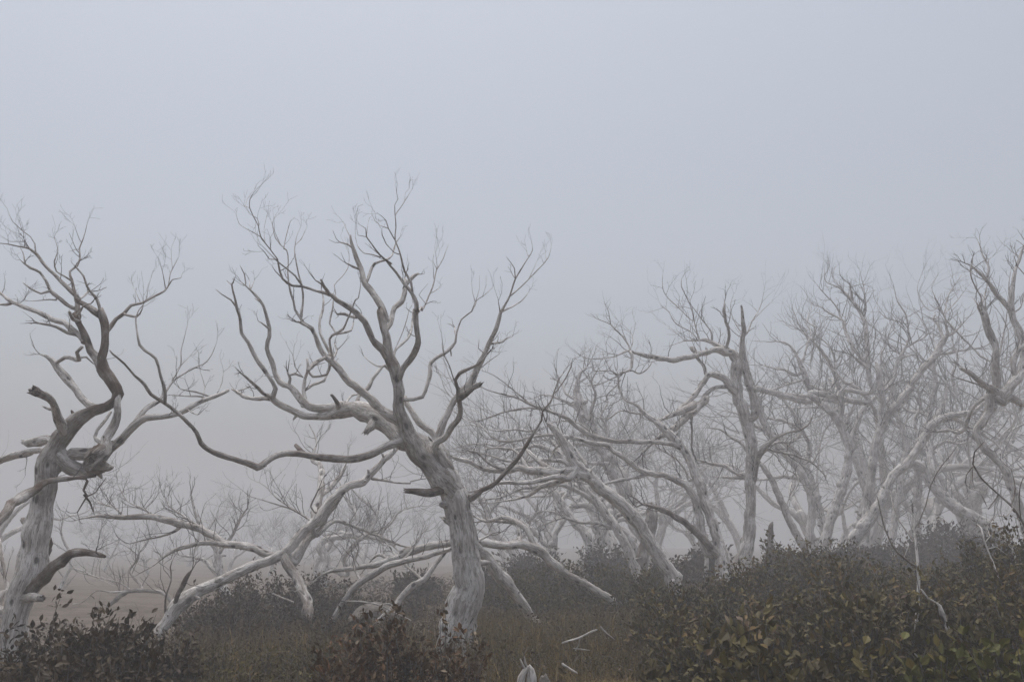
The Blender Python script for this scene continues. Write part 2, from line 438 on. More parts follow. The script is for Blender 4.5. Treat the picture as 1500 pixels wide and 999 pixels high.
# ---------------------------------------------------------------- the traced dead snow gums
MAIN = '''
@400 640 2.78
t - -0.2 -.35>.1 : 738 885 140; 746 825 146; 758 760 154; 778 700 148; 793 640 136; 797 570 125; 780 450 118; 768 350 112; 755 280 112; 728 215 108; 690 150 102; 655 95 92
A t -0.5 0.5 : 735 225 100; 690 180 105; 640 120 92; 590 70 84; 555 10 78; @550 440 4.54; 215 900 125; 190 820 105; 155 740 90; 150 660 80; 145 560 85; 130 480 85; 95 370 80; 75 250 55; 55 180 55; 30 60 50; @300 250 4.54; 1200 999 50; 1165 900 55; 1120 820 50; 1070 750 48; 1045 680 38; 1020 610 35; 990 520 28; 975 470 22; 970 430 13
Aa A 0.1 0.3 : 1000 530 16; 950 490 16; 895 475 8
Ab A -.1 0.3 : 1025 655 18; 990 640 18; 940 615 8
Ac A 0.2 0.3 : 968 440 7; 945 400 5; 920 340 3
Ad A 0.4 0 : 1070 750 22; 1085 720 22; 1100 670 22; 1130 620 22; 1200 600 18; 1240 570 14; 1260 520 12; 1270 480 9; 1300 440 4
@550 250 4.54
Ae A 0.5 0.1 : @550 440 4.54; 70 200 40; 95 150 40; 110 100 38; 125 50 40; 170 10 42; @550 250 4.54; 180 850 42; 195 790 38; 200 740 24; 195 715 14
Af Ae 0.1 .3 : 190 790 30; 220 735 32; 255 700 28; 280 688 18; 295 690 8
Ag A -0.6 0.55 : @550 440 4.54; 150 525 60; 180 460 46; 225 400 50; 270 320 48; 280 250 40; 270 150 38; 268 60 38; @550 250 4.54; 275 940 32; 270 880 32; 240 810 28; 190 750 25; 140 680 18; 95 630 15; 70 595 14; 30 560 8; 0 540 6
Ah Ag -.3 0.5 : 245 800 20; 235 740 18; 195 670 17; 175 590 15; 155 520 12; 130 460 10; 135 380 9; 130 290 8; 130 230 6; 150 190 5; 138 140 4; 145 85 2
Ai Ah .2 .4 : 130 300 8; 170 240 6; 210 180 5; 240 130 2
Aj Ai .1 .4 : 195 200 4; 198 150 3; 225 120 2
Ak Ah -.2 .4 : 125 455 9; 85 385 8; 70 330 6; 15 285 3
Al Ak .1 .4 : 85 385 7; 30 365 5; 0 340 4; -25 290 3; -20 250 2
Am Ah -.2 .4 : 155 555 9; 125 545 8; 75 490 8; 45 430 7; 42 390 3
An Ah .1 .4 : 132 480 7; 150 460 6; 168 438 3
@300 250 4.54
Ao Ag -.3 .5 : 1240 620 16; 1165 565 13; 1110 490 10; 1075 440 10; 1070 385 6; 1030 360 3
Ap Ag .2 .5 : 1165 575 11; 1120 560 8; 1060 550 7; 1015 500 5; 1000 440 4; 1005 300 2
Aq Ao .1 .5 : 1075 440 6; 1080 380 4; 1095 310 2
Ar Ao -.1 .5 : 1072 440 5; 1020 430 4; 1010 330 3; 1020 240 2; 1055 225 2
@550 250 4.54
As Ag .7 .1 : @550 440 4.54; 290 70 18; 305 45 16; @550 250 4.54; 310 930 15; 345 860 11; 385 760 11; 405 660 9; 450 590 7; 485 490 2
At As .1 .1 : 405 650 6; 380 600 4; 395 520 2
Au As .1 .1 : 370 815 6; 400 800 5; 425 780 3
Av As -.1 .1 : 410 640 5; 400 540 3; 425 480 2
Aw As -.2 .1 : 330 880 5; 290 830 4; 350 750 2
@300 440 4.54
B A 0.7 0.05 : 1330 830 90; 1270 790 78; 1200 740 64; 1130 680 60; 1050 610 58; 960 540 55; 880 440 50; 800 380 42; 760 300 34; 740 240 31; 715 190 30; 660 155 24; 640 120 21; 600 60 18; 590 0 16; @300 250 4.54; 575 820 14; 560 760 12; 553 680 10; 555 600 9; 545 530 9; 500 490 8; 470 450 6; 450 340 4; 490 290 2
@300 440 4.54
Ba B -.1 .1 : 690 178 20; 655 160 22; 630 145 20; 605 142 14
@300 250 4.54
Bb B .3 .1 : 640 975 20; 655 860 15; 645 770 14; 610 620 10; 600 570 10; 600 500 7; 640 460 5; 680 370 2
Bc Bb .1 .1 : 602 490 6; 610 440 4; 640 370 2
Bd B .1 .1 : 525 520 7; 545 420 6; 570 340 4; 600 310 2
Be B -.1 .1 : 505 495 5; 475 430 5; 440 330 2
@300 440 4.54
Bf B .5 .1 : 830 370 26; 800 290 21; 770 220 20; 765 130 18; 785 60 16; 790 0 14; @300 250 4.54; 775 980 14; 790 880 12; 775 790 8
Bg B -.5 .1 : @300 440 4.54; 850 380 18; 830 260 17; 870 220 18; 920 190 18; 950 130 14; 1000 0 10; @300 250 4.54; 1020 850 8; 1040 750 5
Bh Bg .3 .1 : @300 440 4.54; 870 210 14; 830 150 14; 850 60 12; 855 0 10; @300 250 4.54; 870 820 7; 860 760 6; 910 710 7; 950 650 6; 960 560 4; 930 440 2
@300 440 4.54
Bi Bg .2 .1 : 870 225 14; 940 213 17; 975 200 14; 990 150 10
Bj B .3 .1 : 855 380 16; 880 330 14; 860 290 8
Bk B -.3 .1 : 800 380 28; 720 430 28; 690 465 20
B0 A -.8 .5 : @300 440 4.54; 1215 380 70; 1180 330 60; 1110 250 50; 1080 180 45; 1040 120 42; 960 50 40; 880 0 35; @300 250 4.54; 850 830 30; 810 815 28; 740 800 18; 650 770 20; 580 765 17; 515 718 16; 490 620 12; 485 590 10; 430 520 8; 370 440 8; 355 370 6; 320 300 6; 300 250 6; 300 190 5; 330 140 4; 378 95 2
B1 B0 .3 .5 : 370 440 6; 300 400 5; 230 355 4; 208 290 2
B2 B0 -.2 .5 : 360 360 5; 350 320 5; 300 290 3; 265 240 2
B3 B0 .3 .5 : 400 480 5; 395 400 3; 410 310 2
B4 B0 .1 .5 : 440 530 6; 430 450 4; 465 400 3; 460 320 2
B5 B0 -.2 .5 : 485 592 9; 430 590 7; 395 540 6; 355 500 4; 350 430 2
B6 B0 -.2 .5 : 512 712 10; 470 670 7; 445 630 3
B7 B0 -.4 .5 : 650 770 12; 600 700 14; 540 650 11; 490 610 10; 440 560 6; 380 500 3
B8 B0 -.2 .6 : 825 820 28; 795 770 23; 775 725 14
B9 B8 -.1 .6 : 790 765 12; 765 745 12; 738 728 8
Bz B0 .3 .5 : 300 250 4; 270 240 3; 290 180 2; 330 130 2
Bx B0 .2 .6 : @300 440 4.54; 1010 118 22; 970 105 20; 930 92 19; 880 94 14
L t .3 0 : @550 440 4.54; 330 940 90; @300 440 4.54; 1330 930 150; 1250 850 165; 1150 780 155; 1050 730 130; 980 725 112; 900 740 100; 820 762 68; 740 778 50; 660 765 50; 580 735 48; 510 700 46; 455 660 44; 440 645 40
L1 L -.3 .1 : 450 650 40; 467 590 34; 430 510 32; 370 420 34; 330 360 32; 290 280 28; 245 220 25; 235 130 22; 210 40 20; @300 250 4.54; 210 900 18; 190 820 14; 178 760 12; 190 735 6
L2 L1 -.1 .1 : 210 905 16; 170 860 12; 110 820 9; 75 790 5
L3 L1 .1 .1 : 180 760 8; 160 745 6; 145 730 4
@300 440 4.54
L4 L .5 .1 : 440 655 38; 400 652 32; 340 655 30; 260 640 28; 200 600 22; 180 590 14
L5 L4 .1 .1 : 215 605 10; 250 595 12; 290 580 12; 310 570 5
L6 L -.5 .2 : 425 640 26; 370 595 25; 310 540 22; 250 490 14
L7 L .5 .1 : 920 700 90; 860 715 75; 800 720 64; 700 712 60; 640 662 55; 580 580 48; 500 540 42; 460 460 38; 440 390 36; 415 320 31; 430 240 29; 430 190 27; 405 90 24; @300 250 4.54; 385 890 22; 340 830 20; 300 790 14; 240 740 6
L8 L7 .1 .1 : 300 785 9; 295 730 4
L9 L7 .1 .1 : 310 780 8; 318 755 6; 330 730 4
La L7 -.1 .1 : 275 755 9; 265 690 9; 235 630 3
Lb L7 .1 .1 : 375 880 10; 350 865 8; 330 850 5
@300 440 4.54
Lc L7 -.2 .1 : 430 190 16; 390 160 14; 358 140 6
Ld L -.3 .7 : 890 700 34; 870 665 28; 845 632 20
Le L -.2 .2 : 1130 800 70; 1100 840 60; 1072 872 40
Lf L7 .2 .1 : 675 680 36; 655 600 28; 665 520 25; 685 450 22; 680 390 16
Lg Lf -.2 .1 : 680 460 20; 740 410 24; 790 382 20
Lh Lf -.3 .1 : 688 470 18; 720 510 20; 780 505 18; 815 490 16; 835 430 14; 840 390 10
Li Lf .2 .1 : 660 600 20; 720 560 20; 795 530 20; 810 495 14
Lj L7 -.1 .1 : 560 560 26; 570 520 22; 553 480 16
Lk Lj .1 .1 : 560 500 16; 600 485 20; 650 505 18; 620 470 8; 600 440 7; 588 370 5
Lm L .9 0 : 1000 690 26; 1040 620 26; 1090 580 32; 1130 500 28; 1200 430 22; 1250 480 20; @550 440 4.54; 130 340 16; 200 270 20; 240 200 16; 250 60 10
Ln Lm .2 0 : 120 345 8; 170 240 6; 200 160 6; 225 60 5; 250 20 4
Lo L .8 0 : @300 440 4.54; 930 700 20; 970 640 16; 1030 620 10
Lq Lm .2 0 : 1180 440 12; 1130 430 10; 1060 375 6
D A -.9 .45 : 1340 900 60; @400 640 2.78; 520 20 42; 440 50 33; 380 75 33; 320 90 33; 260 90 32; 150 75 28; 60 65 26; 0 80 25; @100 600 2.776; 800 212 26; 765 235 32; 730 215 26; 670 200 24; 590 175 22; 540 135 22; 520 90 20; 470 40 16; @0 450 4; 1020 607 23; 960 560 23; 890 510 22; 850 450 20; 790 400 18; 730 330 16; 660 270 12; 645 250 8
D1 D -.3 .4 : 968 565 22; 965 490 22; 940 400 18; 915 300 18; 850 250 18; 818 220 18; 805 150 12; 795 60 10; @0 250 4; 810 820 8; 845 780 4
D2 D .2 1 : @100 600 2.776; 955 175 24; 940 158 22; 925 145 16
D3 t -.3 .95 : @400 640 2.78; 690 215 46; 650 222 40; 600 222 34; 545 218 20
C t .5 0 : @400 640 2.78; 700 110 75; 670 50 70; @550 440 4.54; 400 930 60; 440 840 52; 475 750 50; 520 670 48; 590 600 65; 640 545 62; 665 490 46; 690 430 42; 720 370 40; 755 290 36; 800 200 32; 830 100 28; @550 250 4.54; 833 950 24; 865 890 18; 895 830 14; 930 720 11; 970 650 9; 1010 590 7; 1045 530 5; 1035 460 2
C1 C .3 .1 : 895 835 12; 960 780 10; 1020 720 9; 1080 660 8; 1150 580 6; 1170 490 2
C2 C -.1 .2 : 830 950 12; 825 910 8; 815 865 5
C3 C .3 .2 : 845 940 15; 920 900 10; 980 860 8; 1020 810 4
C4 C -.2 .1 : 930 715 8; 925 650 7; 870 575 3
C5 C1 .1 .1 : 1035 690 5; 1075 600 2
C6 C1 .1 .1 : 1135 590 4; 1130 540 2
C7 C .1 .1 : 1015 570 4; 1000 500 2
@550 440 4.54
C8 C .2 .1 : 765 290 16; 850 270 14; 875 250 8; 910 242 4
C9 C -.2 .1 : 725 352 8; 685 320 6; 690 260 4
Cb C .1 .1 : 745 350 6; 780 330 5; 820 290 3
Cc C -.1 .1 : 700 450 8; 760 400 6; 820 360 4; 825 320 2
E t -.5 .55 : @400 640 2.78; 715 130 60; @550 440 4.54; 395 980 52; 450 920 46; 500 860 44; 555 780 45; 560 720 40; 552 650 34; 545 590 26; 530 530 25; 560 485 25; 620 455 20; 680 425 16; 740 360 12
E1 E -.1 .6 : 520 525 9; 495 440 8; 460 370 8; 440 220 3
E2 E .1 .5 : 515 528 6; 470 510 5; 410 480 3
E3 E -.2 .5 : 560 660 40; 600 615 44; 650 580 42; 692 562 36
G t .3 .1 : @400 640 2.78; 670 60 60; @550 440 4.54; 400 930 45; 370 870 48; 290 810 45; 240 740 42; 212 690 36; 200 640 20
H A .5 0 : @550 440 4.54; 200 660 26; 250 655 28; 310 640 28; 345 560 30; 365 480 34; 360 420 28; 420 370 24; 480 340 22; 530 280 20; 540 220 14; 570 130 10; 640 75 9; 670 10 8; @550 250 4.54; 640 940 8; 665 870 7; 720 830 5; 780 775 2
H1 H .1 0 : @550 250 4.54; 665 870 6; 690 790 3; 690 700 2
H2 H -.1 0 : 662 872 5; 645 800 3; 640 740 1.5
H3 H .1 0 : 710 840 4; 735 760 3; 735 700 1.5
H4 H .1 0.2 : @550 440 4.54; 540 240 12; 530 210 11; 528 180 8
H5 H .1 0.5 : 500 330 12; 503 350 12; 503 370 9
K t -.3 .8 : @400 640 2.78; 810 250 30; 850 220 20; 900 190 19; 950 140 18; 1000 80 18; 1030 30 17; @550 440 4.54; 1050 880 20; 1105 800 14; 1110 740 14; 1160 680 12; 1195 590 12; 1220 520 9; 1245 488 5
K1 K .2 .8 : 1200 610 10; 1250 540 10; 1300 440 9; 1308 390 4; 1355 370 2
'''
build_tree('dead_tree', 9.0, 'large bleached tree in the centre with curved white knotted trunk and wide spread limbs', 'dead tree', None, MAIN, dens=.55, tlen=28)

LEFT = '''
@0 700 3.34
t - .1 -.2>.9 : 50 935 108; 60 800 122; 80 680 138; 115 560 142; 150 450 150; 165 350 132; 185 250 132; 210 150 112; 215 80 105; @0 450 4; 262 1010 130; 285 900 128; 330 810 122; 380 730 112; 450 660 92; 540 610 72; 620 580 62; 680 550 64; 695 500 72; 660 430 76; 600 360 82; 595 300 58; 620 250 60; 625 180 48; 610 100 50; 590 20 52; @0 250 4; 580 840 55; 520 800 36; 460 765 28
a t .4 .6 : @0 250 4; 630 940 30; 680 870 26; 730 840 25; 770 790 20; 830 775 16; 900 740 14; 960 710 12; 990 670 10; 1010 640 7; 1060 630 4; 1070 600 2
a1 a .1 .4 : 990 660 7; 1000 600 6; 1030 540 5; 1048 505 2
a2 a1 .1 .4 : 1012 570 4; 1005 520 3; 1003 468 2
a3 a -.1 .4 : 970 690 8; 960 620 5; 930 510 2
a4 a -.2 .4 : 735 845 16; 800 855 14; 830 820 8; 840 780 4
a5 a .1 .4 : 825 775 5; 800 720 4; 780 680 2
a6 a .1 .4 : 860 755 5; 865 700 3; 885 630 2
b t .4 .8 : @0 450 4; 585 340 60; 560 290 52; 530 250 46; 500 180 50; 470 110 36; 430 40 28; @0 250 4; 460 880 40; 455 800 32; 445 740 26; 435 700 22; 420 640 17; 410 590 14; 450 560 12; 470 510 12; 465 460 9; 490 400 6; 510 310 2
b1 b .1 .4 : 465 462 6; 425 465 2
b2 b -.1 .4 : 470 410 5; 435 320 2
b3 b .2 .5 : 455 740 26; 390 680 25; 340 630 23; 290 590 20; 250 540 20; 210 490 18; 170 460 12; 110 445 10; 50 430 7; 0 425 5; -30 410 3
b4 b3 .1 .3 : 210 487 11; 205 430 8; 180 390 6; 130 350 6; 75 300 4; 42 220 2
b5 b4 -.1 .3 : 130 347 4; 115 300 3; 100 265 2
b6 b3 .1 .3 : 180 472 7; 140 415 5; 60 415 4; 0 380 3
b7 b3 -.1 .3 : 160 455 5; 130 400 4; 30 330 2
b8 b .3 .55 : 440 810 26; 400 790 25; 340 740 24; 290 690 22; 270 650 18; 235 600 16; 180 570 16; 145 545 12; 120 525 4
b9 b8 .1 .3 : 148 545 10; 135 480 6; 120 455 3
ba b8 -.1 .3 : 300 705 18; 240 720 14; 180 690 12; 140 660 6
bb b8 .1 .3 : 330 760 10; 290 755 8; 190 765 4
bc b -.3 .3 : 455 850 20; 490 790 10; 530 780 8
bd b .4 .1 : @0 450 4; 500 200 50; 470 165 40; @0 250 4; 420 930 42; 370 890 40; 300 870 34; 220 830 30; 150 800 26; 70 770 22; 0 715 18; -60 690 16
be bd .1 .1 : 75 772 18; 40 785 18; 0 785 12
bf bd -.2 .5 : @0 450 4; 450 160 22; 400 150 22; 370 135 22; 300 105 18; 230 95 13
bg b -.2 .4 : @0 250 4; 445 565 10; 490 620 13; 510 680 15; 530 710 14; 570 760 20; 585 830 18
bh b .3 .4 : 440 720 14; 470 750 14; 520 710 12
bi b .2 .4 : 425 650 14; 380 620 10; 330 590 10; 320 530 9; 340 470 5; 320 400 3
bj b -.2 .4 : 470 880 22; 430 870 24; 405 830 20
c t -.5 .6 : @0 450 4; 390 740 75; 370 715 72; 335 650 56; 322 580 50; 285 535 46; 225 500 54; 198 488 54
c1 c .1 .6 : 320 600 24; 290 595 18; 250 580 9
d t .5 .1 : @0 450 4; 570 600 50; 500 550 45; 440 480 45; 390 420 55; 340 360 46; 310 310 36; 270 285 20; 235 275 8
d1 d -.2 .2 : 330 330 22; 380 295 26; 430 300 28; 465 310 24; 450 265 22; 480 235 20
d2 d1 .1 .2 : 460 295 14; 510 290 14; 550 330 8
e t .6 0 : @0 450 4; 480 960 95; 540 920 95; 600 870 85; 640 830 68; 700 780 58; 780 700 50; 850 650 40; 950 640 36; 1050 620 34; 1130 575 34; 1200 540 28; 1280 510 24; 1340 485 18
e1 e .4 0 : 785 690 34; 810 640 34; 860 590 34; 930 550 28; 975 490 18; 1010 440 13; 1060 400 10; 1130 360 10; 1200 330 6; 1240 280 5; 1270 210 2
e2 e -.2 .1 : 1100 600 8; 1130 618 8; 1160 630 6
e3 e .1 .1 : 1200 530 14; 1120 520 10; 1000 515 6
e4 e -.1 .1 : 1220 520 13; 1140 495 12; 1060 480 6
e5 e1 .2 .1 : 1010 430 9; 1060 340 8; 1060 260 6; 1100 100 2
e6 e5 .1 .1 : 1070 330 5; 1090 310 4; 1110 290 3
e7 e .2 .1 : 1270 512 8; 1300 440 6; 1310 380 3
e8 e .2 .1 : 1180 548 8; 1200 470 6; 1175 380 3
f t -.2 .35 : @0 450 4; 690 510 50; 690 550 45; 690 610 44; 668 690 52; 625 770 60; 605 830 90; 560 870 95
f1 e .3 .1 : 560 760 24; 600 680 22; 650 612 18
g t .2 .4 : @0 450 4; 330 950 60; 380 890 70; 430 855 84; 520 850 84; 600 830 70
h e -.3 .5 : 540 930 110; 590 935 80; 640 940 40; 662 935 18
i t .4 .1 : 330 820 60; 300 770 56; 230 780 62; 170 800 50; 140 790 30
j t .5 .1 : 290 860 50; 240 835 34; 120 850 30; 0 890 30; -60 905 25
j1 j .3 .1 : 180 855 25; 80 880 26; 0 910 22
k t -.8 .75 : @0 450 4; 560 985 20; 500 995 24; 430 1000 26; @0 700 3.34; 300 5 26; 250 12 28; 200 32 36; 130 80 50; 60 130 52; 20 180 50; -20 235 42
m t -.6 .8 : @0 700 3.34; 160 540 62; 205 495 66; 250 450 60; 310 400 56; 370 366 42; 440 366 35; 490 378 26; 517 385 14
n t -.3 .4 : 110 590 55; 160 590 50; 200 590 34
o t .3 .4 : 150 230 36; 118 212 34; 108 208 24
p t .3 .3 : -10 640 40; 15 560 30; 40 550 22; 15 420 17; 2 300 16
q k -.1 .9 : 330 0 12; 420 4 14; 430 15 15; 410 60 13; 428 88 11; 400 130 8; 380 165 6
q1 q .1 .9 : 412 80 11; 440 120 11; 458 165 7
q2 q .1 .9 : 428 90 8; 470 70 7; 490 40 6; 520 0 4
'''
build_tree('dead_tree', 8.0, 'thick grey tree at the far left with a dark broken stub curling up', 'dead tree', None, LEFT, dens=1.2, tlen=34)

LEAN = '''
@100 600 2.776
t - 1.0 0 : 345 950 36; 370 905 50; 410 850 62; 455 785 80; 520 740 62; 620 697 50; 720 650 45; 830 605 50; 890 570 48; 940 510 46; 1010 450 46; 1060 380 45; 1130 320 40; 1200 290 40; 1250 240 32; 1300 190 30; 1340 150 22
a t .6 .3 2.5 : 840 590 34; 770 570 38; 700 550 34; 620 532 32; 530 480 34; 440 460 34; 340 435 28; 230 440 24; 150 430 18; 90 435 10; 30 450 4
a1 a -.4 .4 2 : 665 550 26; 560 540 24; 470 560 20; 400 590 12; 350 630 7; 290 665 3
a2 a .3 .3 2 : 460 473 16; 420 500 12; 350 520 8; 250 545 5
a3 a .3 .2 3 : 540 480 14; 480 440 10; 420 400 7; 390 360 4
a4 a .4 .2 3 : 350 435 12; 300 400 8; 240 370 6; 200 300 3
a5 a .4 .2 3 : 230 438 12; 190 400 8; 130 380 6; 90 340 3
b t -.3 .5 : 880 610 48; 915 660 46; 945 720 45; 968 780 45; 975 840 50
c t .5 .4 : 915 620 50; 960 545 46; 1020 470 38; 1080 390 26; 1110 350 16; 1118 330 8
d t .7 0 2 : 1000 450 40; 1012 380 38; 1030 300 36; 1022 230 26; 990 200 16; 1010 130 8; 980 60 4
d1 d .3 .1 2 : 1025 350 26; 1080 300 24; 1120 250 18; 1130 220 10
e t .3 .3 2.5 : 990 452 14; 930 412 10; 880 395 8; 800 370 5; 730 350 3
e1 e .2 .2 2.5 : 930 412 8; 860 370 6; 800 310 4; 760 290 2
e2 t -.3 .7 : 1000 415 8; 985 395 8; 995 370 8; 1015 330 6
f t .4 .2 2 : 1240 280 16; 1320 293 11; 1388 300 9; @400 640 2.78; 560 180 8; 600 172 6
g t .7 .1 2 : @400 640 2.78; 180 400 20; 240 345 18; 320 360 16; 420 400 14; 520 440 10; 560 450 6
h t .3 .1 : @100 600 2.776; 395 870 26; 375 905 20; 340 960 14; 322 1000 10
i t -.4 .9 : 430 800 22; 448 745 20; 470 705 24; 492 668 16; 505 648 6
i1 t -.3 .8 1 : 400 830 14; 395 790 10; 400 750 9; 420 690 7; 415 640 5; 430 600 3
'''
build_tree('dead_tree', 10.4, 'long pale trunk leaning low out of the bushes left of the central tree', 'dead tree', None, LEAN, ws=.86, dens=1.7, tlen=50, up=.2)

SWEEP = '''
@680 560 3.33
t - -.6 .25 : 640 1010 38; 600 985 34; 520 945 40; 430 880 44; 360 820 52; 290 790 44; 180 790 40; 70 780 40; @400 640 2.78; 840 425 34; 720 430 31; 640 445 30; 560 465 34; 480 500 30; 350 530 22; 250 545 16; 200 560 8; 150 600 4
a t .5 .2 : 480 500 14; 430 480 12; 400 500 6
b t .6 .2 2 : 1010 435 16; @680 560 3.33; 260 700 22; 210 680 22; 120 672 16; 60 680 8
c t .4 .1 2 : 400 850 26; 330 760 30; 280 700 28; 200 660 24; 110 675 18; 60 660 10
'''
build_tree('dead_tree', 12.0, 'low arching brown stem rooted right of the central trunk and sweeping behind it', 'dead tree', None, SWEEP, dens=1.2, tlen=34)
LOWB = '''
@400 640 2.78
t - -.3 .1 : 265 705 22; 300 650 28; 340 605 30; 400 560 30; 480 520 27; 600 488 23; 720 458 18; 800 440 12; 880 400 8
a t .3 .2 2 : 500 515 12; 560 470 9; 600 400 6; 640 360 3
b t .3 .2 2 : 360 590 14; 330 520 12; 350 450 8; 330 400 4
'''
build_tree('dead_tree', 11.0, 'thin grey stem running low behind the central trunk from the misty bushes on its left', 'dead tree', None, LOWB, dens=1.4, tlen=36)
LOWC = '''
@400 640 2.78
t - .3 0 : 480 700 22; 500 680 26; 560 612 30; 620 570 26; 660 520 20; 700 470 14; 740 420 8
a t .2 .1 : 610 580 14; 560 540 10; 500 480 8; 460 430 4
'''
build_tree('dead_tree', 11.6, 'short pale forked stem just left of the base of the central trunk', 'dead tree', None, LOWC, dens=1.1, tlen=36)
STUB = '''
@400 640 2.78
t - -.5 .05 .3 : 985 640 40; 960 605 52; 930 570 60; 880 510 52; 820 440 48; 760 380 44; 700 330 30
'''
build_tree('fallen_trunk', 11.0, 'smooth pale broken trunk leaning against the right side of the central tree', 'dead trunk', None, STUB, dens=.5)

LEANR = '''
@680 560 3.33
t - -.5 -.2 : 1015 960 82; 1000 920 76; 950 850 80; 890 750 76; 830 660 80; 760 590 76; 680 530 75; 600 450 70; 530 380 60; 480 290 52; 440 230 42; 400 195 14
a t -.7 .1 1.5 : 620 465 60; 520 440 60; 430 440 55; 340 428 46; 270 420 40; 200 430 36; 100 420 28; 0 380 24; -80 360 16; -150 340 8
a1 a .5 .2 1.5 : 430 430 36; 370 390 28; 330 350 26; 295 320 16
a2 a .4 .2 1.5 : 330 440 26; 300 400 20; 240 330 12; 160 320 9; 60 330 5
a3 a -.3 .2 1.5 : 220 425 20; 130 400 16; 60 340 12; 0 330 8; -60 290 4
b t -.9 .15 1.5 : 510 470 40; 460 460 36; 400 470 28; 300 490 26; 180 490 20; 100 520 14; 0 540 8; -80 560 4
c t .6 .05 1.5 : 500 470 30; 390 500 28; 330 540 22; 280 560 16; 180 580 10; 100 590 4
d t .4 .05 : 470 300 16; 440 330 12; 420 370 9; 380 395 5
'''
build_tree('dead_tree', 13.2, 'thick knotted pale trunk leaning steeply left, first leaning tree right of the central one', 'dead tree', None, LEANR, ws=.84, dens=1.1, tlen=40, thin=11)

FORK = '''
@680 560 3.33
t - .2 -.05 : 1270 920 110; 1265 870 95; 1240 790 60; 1215 690 58; 1180 600 58; 1140 480 50; 1100 380 50; 1060 310 46; 980 230 44; 920 180 32; 880 150 27; 840 110 18; 780 80 14; 755 20 14; @850 380 4.54; 255 830 12; 255 770 10; 240 740 6
b t -.8 .3 1.5 : @680 560 3.33; 1075 325 34; 1020 305 30; 960 295 28; 880 290 27; 740 285 27; 640 265 27; 560 225 27; 500 175 24; 430 145 18; 330 110 14; 240 70 12; 150 50 8; 80 20 5; 20 -40 3
b1 b .3 .3 1.5 : 440 150 13; 330 125 12; 200 145 10; 60 190 5; 0 170 3
b2 b -.3 .3 1.5 : 330 112 10; 230 30 8; 150 -30 5; 80 -60 3
b3 b .2 .3 1.5 : 640 262 12; 560 200 9; 450 190 7; 380 230 5
c t .5 .2 1.3 : 1190 830 60; 1160 740 56; 1145 640 48; 1115 545 46; 1070 495 40; 980 455 33; 880 440 33; 820 400 29; 750 350 29; 690 305 28; 600 290 25; 530 270 22; 440 255 18; 340 265 14; 220 290 12; 140 270 10; 80 210 8; 0 180 6; -70 120 4
c1 c -.3 .2 1.5 : 890 450 26; 800 470 20; 700 490 16; 620 500 10; 540 480 5
c2 c .2 .2 2 : 220 290 9; 140 320 8; 60 300 6; -20 310 4
d t -.6 .75 1 : 1245 850 50; 1180 780 44; 1120 720 38; 1040 660 34; 960 620 28; 920 605 22; 870 595 14
e t .3 .3 : 1095 480 12; 1080 430 12; 1030 370 12; 960 330 10; 920 300 6
f t .3 .3 2 : 885 155 14; 830 150 12; 760 140 9; 700 180 7; 640 170 4
'''
build_tree('dead_tree', 15.0, 'forked dead tree whose two curved stems arch left beside the upright trunk', 'dead tree', None, FORK, ws=.84, dens=1.1, tlen=38, thin=10)

